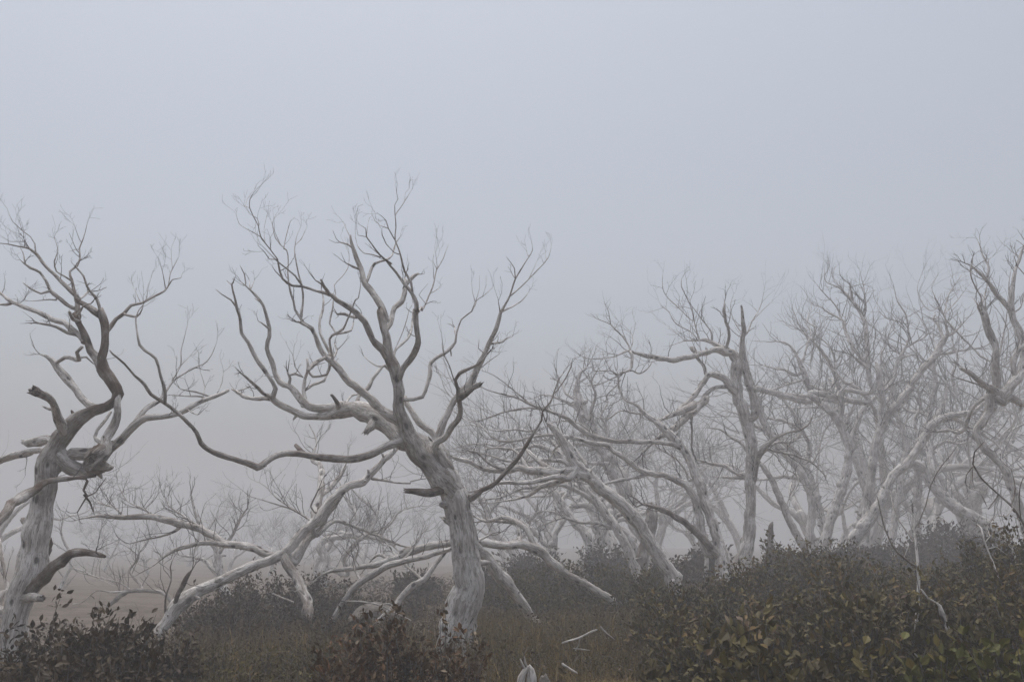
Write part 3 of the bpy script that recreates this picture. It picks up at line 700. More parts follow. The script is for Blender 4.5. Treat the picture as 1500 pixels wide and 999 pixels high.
UPR = '''
@680 560 3.33
t - .1 .25 : 1345 900 100; 1365 840 85; 1390 760 66; 1395 600 56; 1395 450 55; 1400 300 60; 1370 180 62; 1350 100 70; @850 380 4.54; 1060 960 82; 1040 850 80; 1035 760 84; 1045 690 96; 1020 640 80; 980 610 60
r t -.4 .3 : @850 380 4.54; 1160 1050 60; 1160 980 66; 1140 880 62; 1110 780 66; 1085 690 72; 1080 620 50; 1077 540 40; 1085 460 36; 1078 380 28; 1070 305 14
a t -.6 .15 : 1010 625 60; 960 612 60; 900 600 54; 830 620 43; 740 645 44; 640 665 42; 560 665 40; 490 655 36; 430 640 30; 360 620 22; 325 605 18; 230 645 9; 130 660 8; 60 660 6; 0 640 3
a1 a .2 .2 : 330 600 16; 310 550 14; 260 490 11; 230 465 10; 200 435 11
a2 a .1 .2 2 : 330 600 10; 350 540 8; 330 480 4; 245 400 2
a3 a -.3 .3 2 : 330 610 24; 343 640 25; 340 720 23; 320 740 20; 260 760 16; 255 830 14; 290 920 14; 380 980 10; 400 1050 7; 370 1100 5
a4 a3 .3 .3 2 : 300 745 12; 220 790 9; 120 830 8; 40 830 5; -20 790 3
a5 a3 .2 .3 2 : 345 740 12; 400 760 12; 470 700 7; 490 640 3
a6 a3 -.3 .3 2 : 255 770 10; 200 740 9; 100 740 8; 60 680 6; 20 650 3
a7 a3 .2 .3 2 : 270 800 10; 230 850 9; 180 900 7; 170 960 4
a8 a .2 .5 : 770 625 28; 755 595 28; 740 588 22
b t .6 .1 1.5 : 970 605 40; 900 560 36; 830 538 32; 790 540 15; 700 540 10; 670 550 6; 625 565 3
b1 b .2 .2 1.5 : 792 535 13; 765 440 10; 740 330 9; 700 240 8; 672 180 8; 674 130 3
b2 b -.2 .2 1.5 : 775 528 10; 730 480 9; 640 430 9; 590 350 7; 540 310 5; 520 270 2
b3 b1 .2 .2 1.5 : 742 405 8; 640 310 8; 570 240 7; 545 170 6; 550 90 2
b4 b .1 .2 : 690 535 6; 640 490 5; 570 435 2
b5 b -.1 .3 : 870 545 13; 872 490 13; 840 440 12; 805 398 10
c t -.3 .4 : 965 600 26; 990 510 25; 965 400 23; 957 340 30; 960 280 8
d r .4 .2 : 1095 500 18; 1115 480 14; 1150 400 9; 1200 310 6; 1220 210 2
d1 d .1 .2 : 1150 405 6; 1210 340 4; 1275 280 2
e r .1 .2 : 1065 480 9; 1010 380 6; 1000 300 4; 1020 230 2
f t -.8 .3 : 1020 880 66; 960 795 60; 900 768 50; 850 772 45; 800 840 45; 760 900 42; 700 965 40; 650 1000 34; @680 560 3.33; 1120 110 45; 1060 140 38; 1000 165 26; 930 190 16
f1 f -.3 .3 : @850 380 4.54; 970 845 34; 880 860 30; 820 920 40; @680 560 3.33; 1180 80 44; 1090 165 42; 1000 240 36; 930 285 24; 870 342 12
f2 f1 -.1 .4 : 1105 150 16; 1112 220 13; 1110 312 9
f3 f .4 .3 : @850 380 4.54; 840 770 30; 815 710 26; 780 660 26; 745 600 28
g t -.5 .5 1.5 : @1060 560 3.33; 140 500 28; 155 440 30; 165 380 30; 195 325 38; 240 280 20; 300 250 14; 400 220 9; 440 150 5
g1 g .3 .3 1.5 : 195 320 24; 240 300 14; 290 290 11; 340 330 8; 380 360 4
g2 g .4 .1 1.5 : 200 325 22; 280 340 18; 360 360 14; 440 400 10; 500 460 6
g3 g -.3 .5 1.5 : 200 325 14; 260 360 9; 290 410 7; 350 450 6; 365 490 6; 330 560 5; 320 600 3
h t .6 .1 1.5 : 130 470 22; 60 465 20; 0 462 18
h1 t .7 .1 1.5 : 130 460 30; 60 440 24; 0 405 22; @680 560 3.33; 1200 395 18; 1120 370 8
i t .4 .2 1.5 : @1060 560 3.33; 120 340 26; 90 300 20; 40 270 16; -20 230 10; -80 220 5
'''
build_tree('dead_tree', 16.5, 'upright tree with scarred vertical trunk, broken spiky top and long limb pointing left', 'dead tree', None, UPR, ws=.86, dens=1.25, tlen=38, thin=10)

SMALLS = [
('dead_tree', 15.5, 'small dark bare stem leaning left just right of the scarred upright trunk', 'dead tree', None, '''
@1060 560 3.33
t - .4 .6 : 385 790 50; 365 760 44; 330 700 42; 290 600 40; 240 490 35; 205 430 30; 178 395 24
a t .2 .6 1.5 : 305 600 9; 330 540 7; 360 480 5; 350 440 3
''', dict(dens=.6)),
('tree_stump', 15.0, 'dark pointed stump standing alone on the rise right of the scarred upright trunk', 'stump', None, '''
@1060 560 3.33
t - .05 1 0 : 228 800 36; 228 760 34; 229 720 32; 234 690 18; 238 678 6
''', dict(dens=0)),
('broken_tree', 13.4, 'thin white post-like trunk between the leaning trunk and the forked tree', 'dead trunk', None, '''
@680 560 3.33
t - .05 0 0 : 1172 980 26; 1176 950 25; 1180 880 24; 1182 800 22; 1178 740 20
''', dict(dens=0)),
('broken_tree', 15.0, 'dark square-topped broken trunk behind the leaning knotted trunk', 'dead trunk', None, '''
@680 560 3.33
t - .05 .8 .3 : 850 960 55; 870 860 75; 895 760 80; 910 690 66; 915 640 60
''', dict(dens=.3)),
('dead_tree', 18.0, 'tall faded grey tree leaning left in the mist behind the leaning knotted trunk', 'dead tree', None, '''
@680 560 3.33
t - .3 .2 : 880 960 70; 865 860 66; 850 760 70; 820 640 88; 790 540 95; 740 430 98; 680 330 85; 620 240 80; 580 160 75; 560 90 60; 550 40 40; 560 -30 20; 600 -80 8
a t .6 .2 1.8 : 590 180 30; 540 120 26; 480 90 16; 400 60 10; 330 80 5
b t -.6 .2 1.8 : 640 250 30; 620 150 24; 640 60 16; 620 0 10; 650 -60 5
c t .5 .2 1.8 : 560 90 20; 500 60 16; 470 0 12; 420 -20 6
d t -.8 .2 1.8 : 680 330 30; 580 300 24; 500 300 18; 400 280 12; 300 290 7; 200 270 3
e t -.5 .2 1.8 : 760 460 34; 700 400 30; 600 390 22; 500 350 14; 420 340 8
f t .6 .2 1.8 : 690 340 28; 700 240 20; 670 160 14; 700 100 8; 690 50 4
g t .4 .2 1.8 : 760 470 24; 800 420 18; 790 360 10; 850 330 5
''', dict(dens=1.4, tlen=40, thin=14)),
('dead_tree', 16.5, 'faded grey stem curving up to the left behind the arching brown stem', 'dead tree', None, '''
@680 560 3.33
t - .3 .1 : 640 900 60; 620 840 58; 590 740 54; 520 660 48; 470 590 48; 430 520 44; 400 480 34; 350 440 24; 280 420 14; 200 400 6
a t .4 .1 1.5 : 500 660 14; 440 632 10; 380 628 9; 330 640 4
b t .5 .1 1.5 : 470 600 26; 500 540 22; 520 480 14; 580 440 8
''', dict(dens=1.4, tlen=38)),
('dead_tree', 17.5, 'faded stump-like trunk with two short broken arms in the mist, centre right', 'dead tree', None, '''
@680 560 3.33
t - .2 .1 : 640 900 44; 645 850 50; 665 770 60; 645 690 58; 640 640 56; 645 590 44; 690 560 20
a t .2 .2 : 640 620 36; 600 602 36; 545 598 34
b t -.3 .2 1.5 : 668 760 34; 700 690 34; 740 660 26; 800 620 16; 840 560 8
c t .3 .2 1.5 : 650 600 26; 640 540 20; 600 520 14; 540 500 6
''', dict(dens=1.3, tlen=36)),
('dead_tree', 18.5, 'misty stem leaning right low down between the arching stem and the leaning trunk', 'dead tree', None, '''
@680 560 3.33
t - .3 .1 : 430 880 40; 440 800 38; 445 740 36; 480 680 36; 520 610 34; 560 570 26; 590 520 14
a t .3 .1 1.5 : 440 780 34; 400 790 30; 330 720 30; 270 680 28; 200 662 20; 120 675 10
''', dict(dens=1.4, tlen=38)),
('dead_tree', 17.0, 'dim stem leaning left under the big leaning trunk', 'dead tree', None, '''
@680 560 3.33
t - .3 .35 : 880 880 60; 840 800 58; 790 740 50; 730 690 38; 690 640 26; 640 560 16; 620 480 8
''', dict(dens=1.1, tlen=38)),
]
for nm, dp, lb, ct, gp, tx, kw in SMALLS: build_tree(nm, dp * 1.35, lb, ct, gp, tx, ws=.82, **kw)

FOREST = [
(15.0, 'pale twisted trunk curving up left, first of the crowded trees on the right', '''
@1060 560 3.33
t - .3 .1 : 480 830 62; 490 790 60; 520 680 62; 560 560 68; 600 440 60; 610 330 58; 580 230 56; 540 160 55; 470 100 48; 430 50 40; @1150 350 4; 470 960 44; 450 900 36; 400 860 30; 340 830 22; 300 780 14; 250 740 8
a t -.5 .15 1.5 : @1060 560 3.33; 560 200 34; 580 120 34; 575 40 30; @1150 350 4; 500 900 34; 490 800 40; 480 620 38; 470 500 34; 430 410 28; 380 350 24; 320 290 12; 240 250 8; 230 180 4; 225 100 2
a1 a .2 .15 1.5 : 465 470 16; 470 350 10; 455 260 7; 435 180 3
a2 a .4 .15 1.5 : 475 720 34; 400 640 32; 350 530 26; 340 480 18; 250 430 12; 210 400 8; 170 390 5
a3 a -.3 .15 1.5 : 395 360 20; 385 300 16; 380 265 8
a4 a .4 .15 1.5 : 340 300 8; 280 220 6; 300 150 3
a5 a2 .3 .15 1.5 : 350 530 16; 300 400 12; 220 310 8; 180 260 3
a6 a -.3 .15 : 490 760 30; 440 722 28; 400 690 14
'''),
(14.2, 'crooked white trunk crossing diagonally up right through the crowded trees', '''
@1060 560 3.33
t - -.3 .1 : 600 830 72; 640 760 74; 700 680 80; 770 580 68; 820 470 60; 880 410 60; 930 350 52; 990 250 58; 1040 190 56; 1110 162 44; 1200 150 38; 1250 120 22; 1290 70 8
a t .4 .1 1.5 : 1060 185 30; 1130 180 30; 1190 215 26; 1260 250 22; 1330 300 12; 1380 380 6
b t -.3 .15 1.5 : 1010 220 22; 1060 240 18; 1160 230 12; 1260 240 9; 1320 200 5
c t .4 .1 1.5 : 940 350 26; 950 260 24; 930 190 20; 960 110 16; 950 30 10; 990 -40 4
'''),
(15.5, 'smooth bowed trunk with a broken tip, leaning left out of the right-hand bushes', '''
@1060 560 3.33
t - .3 .05 : 1400 800 90; 1340 745 88; 1280 695 88; 1200 650 78; 1100 590 72; 1020 500 64; 975 420 58; 940 395 50; 900 392 40
a t -.3 .5 1.5 : 1180 650 60; 1215 740 66; 1240 830 70; 1250 960 70
b t .4 .1 1.4 : 1130 600 30; 1060 530 40; 1020 430 42; 1000 330 44; 990 260 26
'''),
(16.0, 'tall straight dim trunk in the middle of the crowded trees', '''
@1060 560 3.33
t - .2 .35 : 690 700 64; 700 600 60; 720 450 55; 742 300 58; 780 200 50; 840 110 45; 920 20 38; @1150 350 4; 650 995 58; 720 880 50; 800 770 50; 870 700 54; 920 610 50; 950 560 26
a t .3 .2 1.5 : 930 600 24; 900 510 20; 870 470 18; 880 440 8
b t -.3 .2 1.5 : 950 570 22; 1000 540 18; 1040 500 10
c t .4 .2 1.5 : @1060 560 3.33; 740 300 40; 765 200 38; 775 100 36; 770 0 32; @1150 350 4; 560 950 40; 555 850 50; 545 760 44; 530 720 20
d t -.5 .2 1.5 : @1150 350 4; 945 570 22; 990 540 18; 940 470 14; 900 380 10; 860 290 6; 895 210 2
e t .3 .2 1.5 : 960 560 16; 935 450 12; 960 330 10; 1000 260 7; 1040 205 3
f d .2 .2 1.5 : 940 430 9; 1000 370 8; 1055 300 3
g d .4 .2 1.5 : 850 420 6; 800 370 7; 775 290 4; 800 200 2
h t .5 .2 1.5 : 940 480 14; 1040 580 16; 1100 640 14; 1150 690 16; 1210 720 14
'''),
(17.0, 'faded trunk splitting into fine upright branches behind the crowded trees', '''
@1060 560 3.33
t - .3 .1 : 640 830 60; 660 720 56; 680 620 50; 690 520 46; 650 400 40; 620 300 36; 650 200 34; 690 120 30; @1150 350 4; 620 850 28; 660 720 26; 720 600 18; 720 520 14; 705 440 13; 660 370 9; 640 290 5
a t .3 .1 1.8 : 715 500 10; 650 480 10; 590 460 8; 540 400 4; 560 300 2
b t -.4 .1 1.8 : 700 640 16; 770 600 14; 830 560 10; 800 480 7; 760 420 4
c t .5 .1 1.8 : 690 680 16; 620 640 14; 600 580 10; 640 520 6; 620 450 3
d t .5 .1 1.8 : 680 700 16; 760 680 14; 820 740 10; 880 640 8; 860 560 4
'''),
(17.5, 'curved grey trunk leaning left behind the pale twisted trunk', '''
@1060 560 3.33
t - .4 .15 : 500 780 56; 480 680 54; 440 540 54; 400 420 46; 340 340 42; 280 280 36; 200 230 30; 120 200 20; 60 150 12; 0 140 5
a t .4 .1 1.6 : 400 420 30; 420 320 28; 380 240 26; 300 190 22; 200 170 14; 120 120 8
b t -.5 .1 1.6 : 450 560 30; 380 480 28; 300 460 24; 220 470 18; 150 480 10
c t .5 .1 1.6 : 380 240 20; 340 150 24; 300 60 22; @1150 350 4; 330 950 40; 310 850 38; 270 740 34; 200 640 28; 150 590 16; 90 520 10; 40 400 3
d c .3 .1 1.6 : 155 590 14; 180 520 12; 130 480 8; 160 380 3
e c .3 .1 1.8 : 290 800 20; 290 700 18; 250 620 12; 180 560 8
'''),
(16.4, 'bushy-topped grey tree behind the scarred upright trunk', '''
@1060 560 3.33
t - .3 .15 : 430 840 50; 420 740 50; 430 600 50; 400 480 50; 330 380 46; 260 300 44; 200 200 44; 170 100 42; 150 30 40; @1150 350 4; 140 950 50; 120 820 48; 95 750 42; 70 690 24; 40 640 18; 0 610 14; -50 600 8
a t .3 .15 1.8 : 100 720 22; 130 620 14; 150 540 10; 110 480 5
b t -.4 .15 1.8 : 130 850 26; 180 870 24; 230 890 22; 270 870 12
c t .4 .15 1.8 : 60 800 24; 0 770 20; -60 760 14; -130 740 8
d t -.3 .15 1.8 : 90 830 20; 20 850 16; -60 880 12; -120 900 8
'''),
(18.0, 'thin misty trunk rising between the bowed trunk and the crowded trees', '''
@1060 560 3.33
t - .3 .1 : 820 760 44; 835 680 42; 850 560 46; 870 440 45; 895 320 44; 865 210 40; 835 110 36; 820 0 32; @1150 350 4; 580 900 30; 600 800 24; 560 700 18; 590 620 10
a t .3 .1 1.8 : @1060 560 3.33; 870 230 24; 820 180 22; 800 100 20; 830 20 14; 800 -50 8
b t -.4 .1 1.8 : 900 330 24; 960 290 22; 990 200 18; 1010 100 14; 990 0 8
c t .5 .1 1.8 : 860 500 24; 800 420 22; 760 340 18; 700 280 10
'''),
(19.0, 'pair of dim stems standing under the bowed trunk', '''
@1060 560 3.33
t - .2 .3 : 930 800 62; 940 700 60; 945 560 52; 950 440 52; 930 380 44; 950 280 36; 1000 180 30; 1020 60 24; @1150 350 4; 860 980 40; 880 850 36; 870 720 32; 900 680 28; 980 665 22; 1060 650 14
a t .3 .2 1.6 : @1060 560 3.33; 930 640 34; 880 580 32; 850 480 26; 830 380 18
'''),
(18.5, 'arching faded trunk leaning left near the right edge of the picture', '''
@1060 560 3.33
t - .3 .1 : 1210 790 70; 1180 710 56; 1140 620 50; 1085 530 50; 1040 430 44; 1005 330 46; 1000 260 40; 1030 180 34; 1080 100 28; 1090 20 20; @1150 350 4; 1000 930 30; 980 800 26; 1010 700 18; 980 600 10
a t .4 .1 1.8 : @1060 560 3.33; 1035 190 26; 970 150 24; 900 140 20; 850 100 12
b t -.4 .1 1.8 : 1010 330 26; 1080 290 22; 1150 300 16; 1220 280 8
'''),
]
for i, (dp, lb, tx) in enumerate(FOREST):
    build_tree('dead_tree', dp * 1.5, lb, 'dead tree', 'crowded dead trees on the right', tx, dens=1.25, tlen=44, thin=13, ws=.76)

EDGE = '''
@1060 560 3.33
t - .2 .1>.5 : 1500 800 70; 1480 720 64; 1430 580 56; 1360 410 50; 1275 320 44; 1235 250 44; 1270 180 50; 1300 120 54; 1300 60 56; @1150 350 4; 1275 960 62; 1240 900 62; 1235 840 62; 1230 720 54; 1238 640 52; 1200 560 60; 1170 470 56; 1145 400 46
s t .1 .3 : 1190 520 34; 1178 440 20; 1172 360 6
a t -.2 .1 : 1140 400 18; 1150 350 14; 1100 250 12; 1085 180 14; 1098 140 8; 1100 105 4
b t .2 .1 : 1150 400 16; 1180 290 9; 1185 240 12
c t .2 .1 : 1140 400 12; 1110 360 10; 1095 340 5
m t .6 0 : 1270 920 80; 1340 840 70; 1380 780 60; 1400 700 56; 1390 590 58; 1345 490 52; 1320 420 50; 1280 370 36; 1230 310 32; 1180 240 26; 1130 190 20; 1095 160 14
m1 m .2 0 : 1185 240 18; 1190 160 15; 1150 80 12; 1140 40 8; 1125 0 4
m2 m1 .1 0 : 1190 165 10; 1192 125 8; 1215 105 4
m3 m -.3 0 : 1325 420 42; 1330 300 32; 1345 200 26; 1375 110 20; 1400 40 14; 1420 -20 8
m4 m3 .1 .1 : 1322 370 14; 1310 290 10; 1322 180 4
m5 m3 .1 .1 : 1330 430 12; 1380 400 10; 1400 320 6; 1440 240 3
e t -.7 .5 : 1250 900 60; 1190 870 52; 1130 825 40; 1080 785 32; 1028 758 22
f t -.6 .5 : 1190 885 16; 1130 855 11; 1060 830 10; 980 800 8; 940 755 4
g t .4 .2 : 1320 930 60; 1390 960 55; 1450 960 50
h m .3 .2 : 1345 810 40; 1335 740 40; 1360 660 40; 1400 620 44; 1450 560 30
i t .3 .3 1.6 : 1240 740 14; 1270 600 12; 1290 500 10; 1300 420 4
j t .4 .2 1.6 : 1240 900 40; 1170 930 34; 1100 990 26; @1060 560 3.33; 1160 240 26; 1090 230 18; 1040 240 9
'''
build_tree('dead_tree', 15.5, 'dead tree at the right edge with a split spiky top and a pale forked limb', 'dead tree', None, EDGE, ws=.82, dens=1.6, tlen=34, thin=10)
SAP = [
('dead_sapling', 6.3, 'thin white dead sapling standing in the bushes in front of the crowded trees', '''
@1060 560 3.33
t - .1 -.3 .3 : 945 1060 18; 948 990 17; 945 880 15; 935 740 12; 925 640 7
a t -.2 .4 .3 : 945 900 12; 850 830 11; 790 720 8; 750 560 5; 735 540 3
b t .2 .4 .3 : 935 780 8; 860 680 6; 820 580 4; 810 520 3
c t -.3 .5 .3 : 935 710 7; 960 670 6; 985 600 6; 1010 500 6; 1060 410 5; 1110 350 4; 1150 290 3; 1215 262 2
d a .1 .6 .3 : 800 730 6; 760 690 4; 710 620 3
e a .1 .5 .3 : 880 850 5; 900 800 4; 890 760 3; 860 720 2
'''),
('dead_sapling', 6.6, 'tangled dark twiggy branch reaching in from the right edge above the bushes', '''
@1060 560 3.33
t - -.1 .7 .5 : 1510 790 22; 1460 680 16; 1400 600 14; 1340 545 14; 1260 470 14; 1215 400 13; 1222 340 8; 1270 290 5
a t .1 .7 .5 : 1215 410 9; 1185 450 7; 1180 490 5; 1190 520 3
b t -.1 .7 .5 : 1215 420 6; 1212 470 5; 1225 520 3
c t .2 .6 1 : 1330 560 10; 1290 620 9; 1250 530 7; 1200 515 5
d t .2 .6 1 : 1400 600 10; 1420 520 9; 1400 420 7; 1350 380 4
e t -.2 .7 1 : 1450 660 8; 1440 560 8; 1460 470 5; 1500 440 4
f t -.2 .5 1 : 1410 610 10; 1380 650 8; 1330 650 6; 1290 690 3
'''),
('dead_sapling', 6.0, 'pale crooked stick with peeling tip hanging in the right foreground bushes', '''
@1060 740 3.41
t - .1 0 0 : 1150 800 4; 1145 700 10; 1132 650 26; 1110 590 24; 1092 540 32; 1078 500 18; 1060 485 8; 1020 465 9; 1000 440 12; 985 418 6
'''),
('dead_sapling', 7.4, 'small white bare sprig at the edge of the right-hand bushes', '''
@1060 560 3.33
t - .1 0 .5 : 1310 870 10; 1300 840 8; 1270 770 11; 1255 710 10; 1235 690 5
a t .1 0 .5 : 1275 780 6; 1300 750 4; 1280 700 3
b t .1 0 .5 : 1290 810 6; 1330 800 4; 1380 840 3
'''),
('hanging_branch', 5.0, 'thin dark curled twig poking in at the top right edge beside the spiky tree', '''
@1150 350 4
t - .3 1 0 : 1500 2600 30; 1560 1500 26; 1560 700 18; 1480 290 12; 1399 205 7; 1360 160 7; 1342 110 6; 1365 60 5; 1399 40 4; 1420 60 4
a t .1 1 0 : 1395 40 5; 1375 20 4; 1355 8 3
'''),
]
for nm, dp, lb, tx in SAP: build_tree(nm, dp, lb, 'dead branch' if 'stick' in lb or 'branch' in lb or 'twig' in lb else 'sapling', None, tx, dens=.7, tlen=18, ws=.72 if 'dark' in lb else .9)
# ---------------------------------------------------------------- faint trees deeper in the mist
TRACE2 = [
(12.5, 'pale low tree with long branches sweeping left behind the leaning knotted trunk', 'dead tree', '''
@680 560 3.33
t - .4 .05 : 830 900 50; 790 800 48; 730 690 44; 660 600 42; 590 520 40; 540 440 36; 480 370 32; 420 330 26; 360 310 22; 300 320 16; 200 325 12; 100 300 8; 0 310 5; -80 330 3
a t -.5 .1 1.5 : 640 580 30; 560 530 26; 470 500 24; 380 505 20; 280 520 16; 180 560 10; 80 575 6; 0 600 3
b t .5 .1 1.5 : 560 480 26; 500 400 22; 440 300 20; 360 250 16; 260 230 12; 150 235 9; 50 210 6; -40 215 3
c t -.4 .1 1.5 : 500 390 22; 400 375 18; 300 385 16; 200 380 14; 100 350 10; 0 345 6; -90 380 3
d t .5 .1 1.5 : 700 650 26; 640 560 22; 620 470 20; 580 380 16; 520 300 12; 470 240 8; 440 160 4
e t .3 .1 1.5 : 750 720 24; 660 690 20; 560 680 16; 480 660 12; 400 690 8; 320 720 4
'''),
(11.5, 'low dark crooked branch lying behind the long leaning trunk on the left', 'dead branch', '''
@100 600 2.776
t - .3 .6 : 450 850 22; 425 790 20; 395 748 18; 350 740 17; 300 735 20; 240 738 24; 190 775 22; 155 802 12
a t .3 .5 1.5 : 300 730 14; 285 700 14; 250 655 12; 280 610 8; 290 580 4
b t .2 .3 1.5 : 235 738 10; 180 742 8; 120 735 6; 60 780 4; 20 790 3
c t -.2 .3 1.5 : 250 730 8; 200 700 7; 120 680 5; 40 660 3
'''),
(17.0, 'pale slim stem standing in the mist between the far left trunk and the leaning trunk', 'dead tree', '''
@0 700 3.34
t - .2 0 : 275 770 28; 272 690 26; 280 600 24; 310 500 20; 345 430 14; 330 340 12; 300 270 10; 310 200 6
a t .2 0 1.5 : 345 440 9; 420 460 8; 500 500 5; 560 530 3
'''),
(15.0, 'dim forked tree behind the dark bush left of the central tree', 'dead tree', '''
@100 600 2.776
t - .3 .2 : 680 800 44; 640 745 40; 620 680 36; 610 610 34; 600 560 30; 560 500 22; 520 430 14; 500 350 8
a t .3 .2 1.8 : 618 680 22; 560 620 18; 520 600 12; 450 590 6
b t -.4 .2 1.8 : 605 590 20; 660 520 16; 700 440 12; 730 400 6
'''),
(16.5, 'tangled grey tree crowded low behind the left side of the central trunk', 'dead tree', '''
@400 640 2.78
t - .3 .25 : 200 560 44; 215 500 44; 195 450 36; 210 420 30; 280 405 26; 350 400 24; 420 410 20; 500 440 12
a t .3 .2 1.8 : 330 400 22; 345 340 20; 320 280 20; 290 240 12; 270 180 6
b t -.4 .2 1.8 : 300 560 20; 290 490 24; 340 430 20; 400 380 12; 430 300 6
c t .3 .2 1.8 : 420 410 14; 480 350 10; 520 300 7; 600 280 4
'''),
(19.0, 'ghostly pale tree with a bent top, faint beyond the leaning trunk', 'dead tree', '''
@100 600 2.776
t - .2 .1 : 1010 760 34; 1015 700 30; 1010 620 26; 1060 560 22; 1100 500 20; 1180 520 18; 1230 480 18; 1250 420 14; 1180 350 12; 1140 300 6
a t .3 .1 1.8 : 1200 520 14; 1260 500 12; 1330 560 10; 1380 620 6
b t .3 .1 1.8 : 1100 500 14; 1050 510 12; 1020 560 8
'''),
(21.0, 'faint grey tree showing between the central trunk and the leaning knotted trunk', 'dead tree', '''
@680 560 3.33
t - .3 .1 : 260 900 50; 240 830 46; 170 760 40; 130 700 36; 110 620 30; 60 540 22; 30 470 12; 40 400 6
a t .3 .1 1.8 : 120 640 20; 180 560 16; 240 520 10; 280 440 5
b t -.3 .1 1.8 : 200 790 24; 300 740 20; 330 660 14; 400 620 8
'''),
]
for dp, lb, ct, tx in TRACE2:
    dp *= 1.4
    build_tree('dead_branch' if 'branch' in ct else 'dead_tree', dp, lb, ct, None, tx, dens=1.3, tlen=42, thin=14)

def grow(mb, tw, p, d, L, r, lvl, up, side_n):
    n = 8; pts = [p.copy()]; rr = [r]; q = p.copy(); d = d.normalized(); drift = jit(.10)
    for i in range(n):
        d = (d + jit(.16) + drift + Vector((0, 0, up))).normalized(); q = q + d * (L / n)
        pts.append(q.copy()); rr.append(r * (1 - .55 * (i + 1) / n))
        if lvl > 0 and i >= 2 and R.random() < side_n:
            s = d.orthogonal(); s.rotate(__import__('mathutils').Quaternion(d, R.random() * 6.283))
            grow(mb, tw, q, d * R.uniform(.5, 1) + s * R.uniform(.5, 1), L * R.uniform(.45, .75), rr[-1] * .66, lvl - 1, up * R.uniform(.5, 2), side_n)
        elif lvl == 0 and i >= 1 and R.random() < .5:
            twig(tw, q, d + jit(.6), R.uniform(.3, .8), .006, 1, .2, .15, 3, .8)
    mb.tube(pts, rr, 9 if r > .05 else 5, .1)
    if lvl > 0: 
        grow(mb, tw, q, d + jit(.25), L * .7, rr[-1] * .85, lvl - 1, up, side_n)
    else: twig(tw, q, d, .7, .007, 1, .15, .15, 3, .8)

def copy_tree(o):
    c = o.copy(); S.collection.objects.link(c)
    def rec(src, dst):
        for ch in list(src.children):
            k = ch.copy(); S.collection.objects.link(k); k.parent = dst; rec(ch, k)
    rec(o, c); return c
PROTO = []
for v in range(6):
    root = empty('dead_tree', (0, 0, 0)); big = MB(); tws = MB(); limbs = []
    lean = R.uniform(-.5, .5)
    pts = [Vector((0, 0, -.35))]; q = Vector((0, 0, 0)); d = Vector((lean, R.uniform(-.2, .2), 1)).normalized(); rr = [.09]
    for i in range(6):
        pts.append(q.copy()); rr.append(.085 - .004 * i); d = (d + jit(.10)).normalized(); q = q + d * .17
    big.tube(pts, rr, 12, .05, rough=.14)
    tr = big.build('trunk', BARK, root)
    for k in range(3):
        mb = MB(); tw = MB(); a = k * 2.1 + R.random()
        grow(mb, tw, pts[-1] - d * R.uniform(0, .3), d + Vector((math.cos(a), math.sin(a) * .8, 0)) * R.uniform(.5, 1.0), 1.25, .06, 3 if k < 2 else 2, .035, R.uniform(.18, .28))
        mb.absorb(tw); l = mb.build('limb', BARK, root)
    PROTO.append(root)
# (photo x, top y, depth, label)
FAR = [
 (1180, 455, 20, 'faint bare tree in the mist behind the small dark leaning stem'),
 (1245, 400, 21, 'tall faint bare tree rising highest in the mist over the crowded right-hand trees'),
 (1345, 470, 22, 'faint fine-twigged tree in the mist left of the spiky-topped edge tree'),
 (1400, 430, 24, 'ghostly tree in the mist directly behind the spiky-topped edge tree'),
 (1500, 470, 20, 'misty tree half cut off by the right edge of the picture'),
 (1080, 560, 26, 'pale ghost tree low in the mist behind the scarred upright trunk'),
 (1020, 600, 25, 'pale ghost tree in the gap between forked tree and upright trunk'),
 (950, 545, 24, 'pale crown in the mist behind the stems of the forked tree'),
 (900, 540, 22, 'twiggy pale crown in the mist left of the forked tree'),
 (850, 500, 20, 'tall faint crown in the mist right of the dark twig of the central tree'),
 (800, 600, 23, 'faint tree in the mist over the arching brown stem'),
 (745, 660, 25, 'very faint tree in the mist right beside the central trunk'),
 (600, 700, 26, 'very faint tree low in the mist just left of the central trunk'),
 (540, 720, 24, 'faint low tree in the mist above the pale boulder'),
 (470, 690, 27, 'faint tree in the mist behind the upper end of the long leaning trunk'),
 (400, 730, 23, 'faint low tree in the mist above the dark bush on the left'),
 (340, 735, 25, 'faint low tree in the mist over the middle of the leaning trunk'),
 (285, 690, 31, 'almost invisible tree alone in the mist left of the leaning trunk'),
 (225, 720, 24, 'faint twiggy tree in the mist above the arching limb of the leaning trunk'),
 (160, 740, 27, 'faint tree in the mist beside the twigs of the far left trunk'),
 (1210, 640, 27, 'short dim tree deep in the mist between the crowded right-hand trunks'),
 (1360, 640, 28, 'short dim tree deep in the mist beside the rounded far scrub bush'),
 (15, 600, 14, 'slim grey tree cut off by the left edge behind the thick left trunk'),
]
for i, (px, py, Y, lb) in enumerate(FAR):
    o = PROTO[i] if i < 6 else copy_tree(PROTO[i % 6])
    Y *= 1.7; t = at(px, py, Y); z = ground_z(t.x, Y)
    if i < 6: tops = None
    h0 = TOPS[i % 6] if i >= 6 else None
    if i < 6:
        zs = []
        def allz(a):
            for c in a.children:
                n = len(c.data.vertices); arr = np.empty(n * 3, np.float32); c.data.vertices.foreach_get('co', arr); zs.append(arr.reshape(-1, 3)[:, 2].max()); allz(c)
        allz(o); 
        if i == 0: TOPS = []
        TOPS.append(max(zs)); h0 = TOPS[i]
    s = (t.z - z) / h0
    o.location = (t.x, Y, z); o.scale = (s * R.uniform(.95, 1.25),) * 2 + (s,); o.rotation_euler = (0, 0, R.random() * 6.28)
    tag(o, lb, 'dead tree', 'faint dead trees deep in the mist')

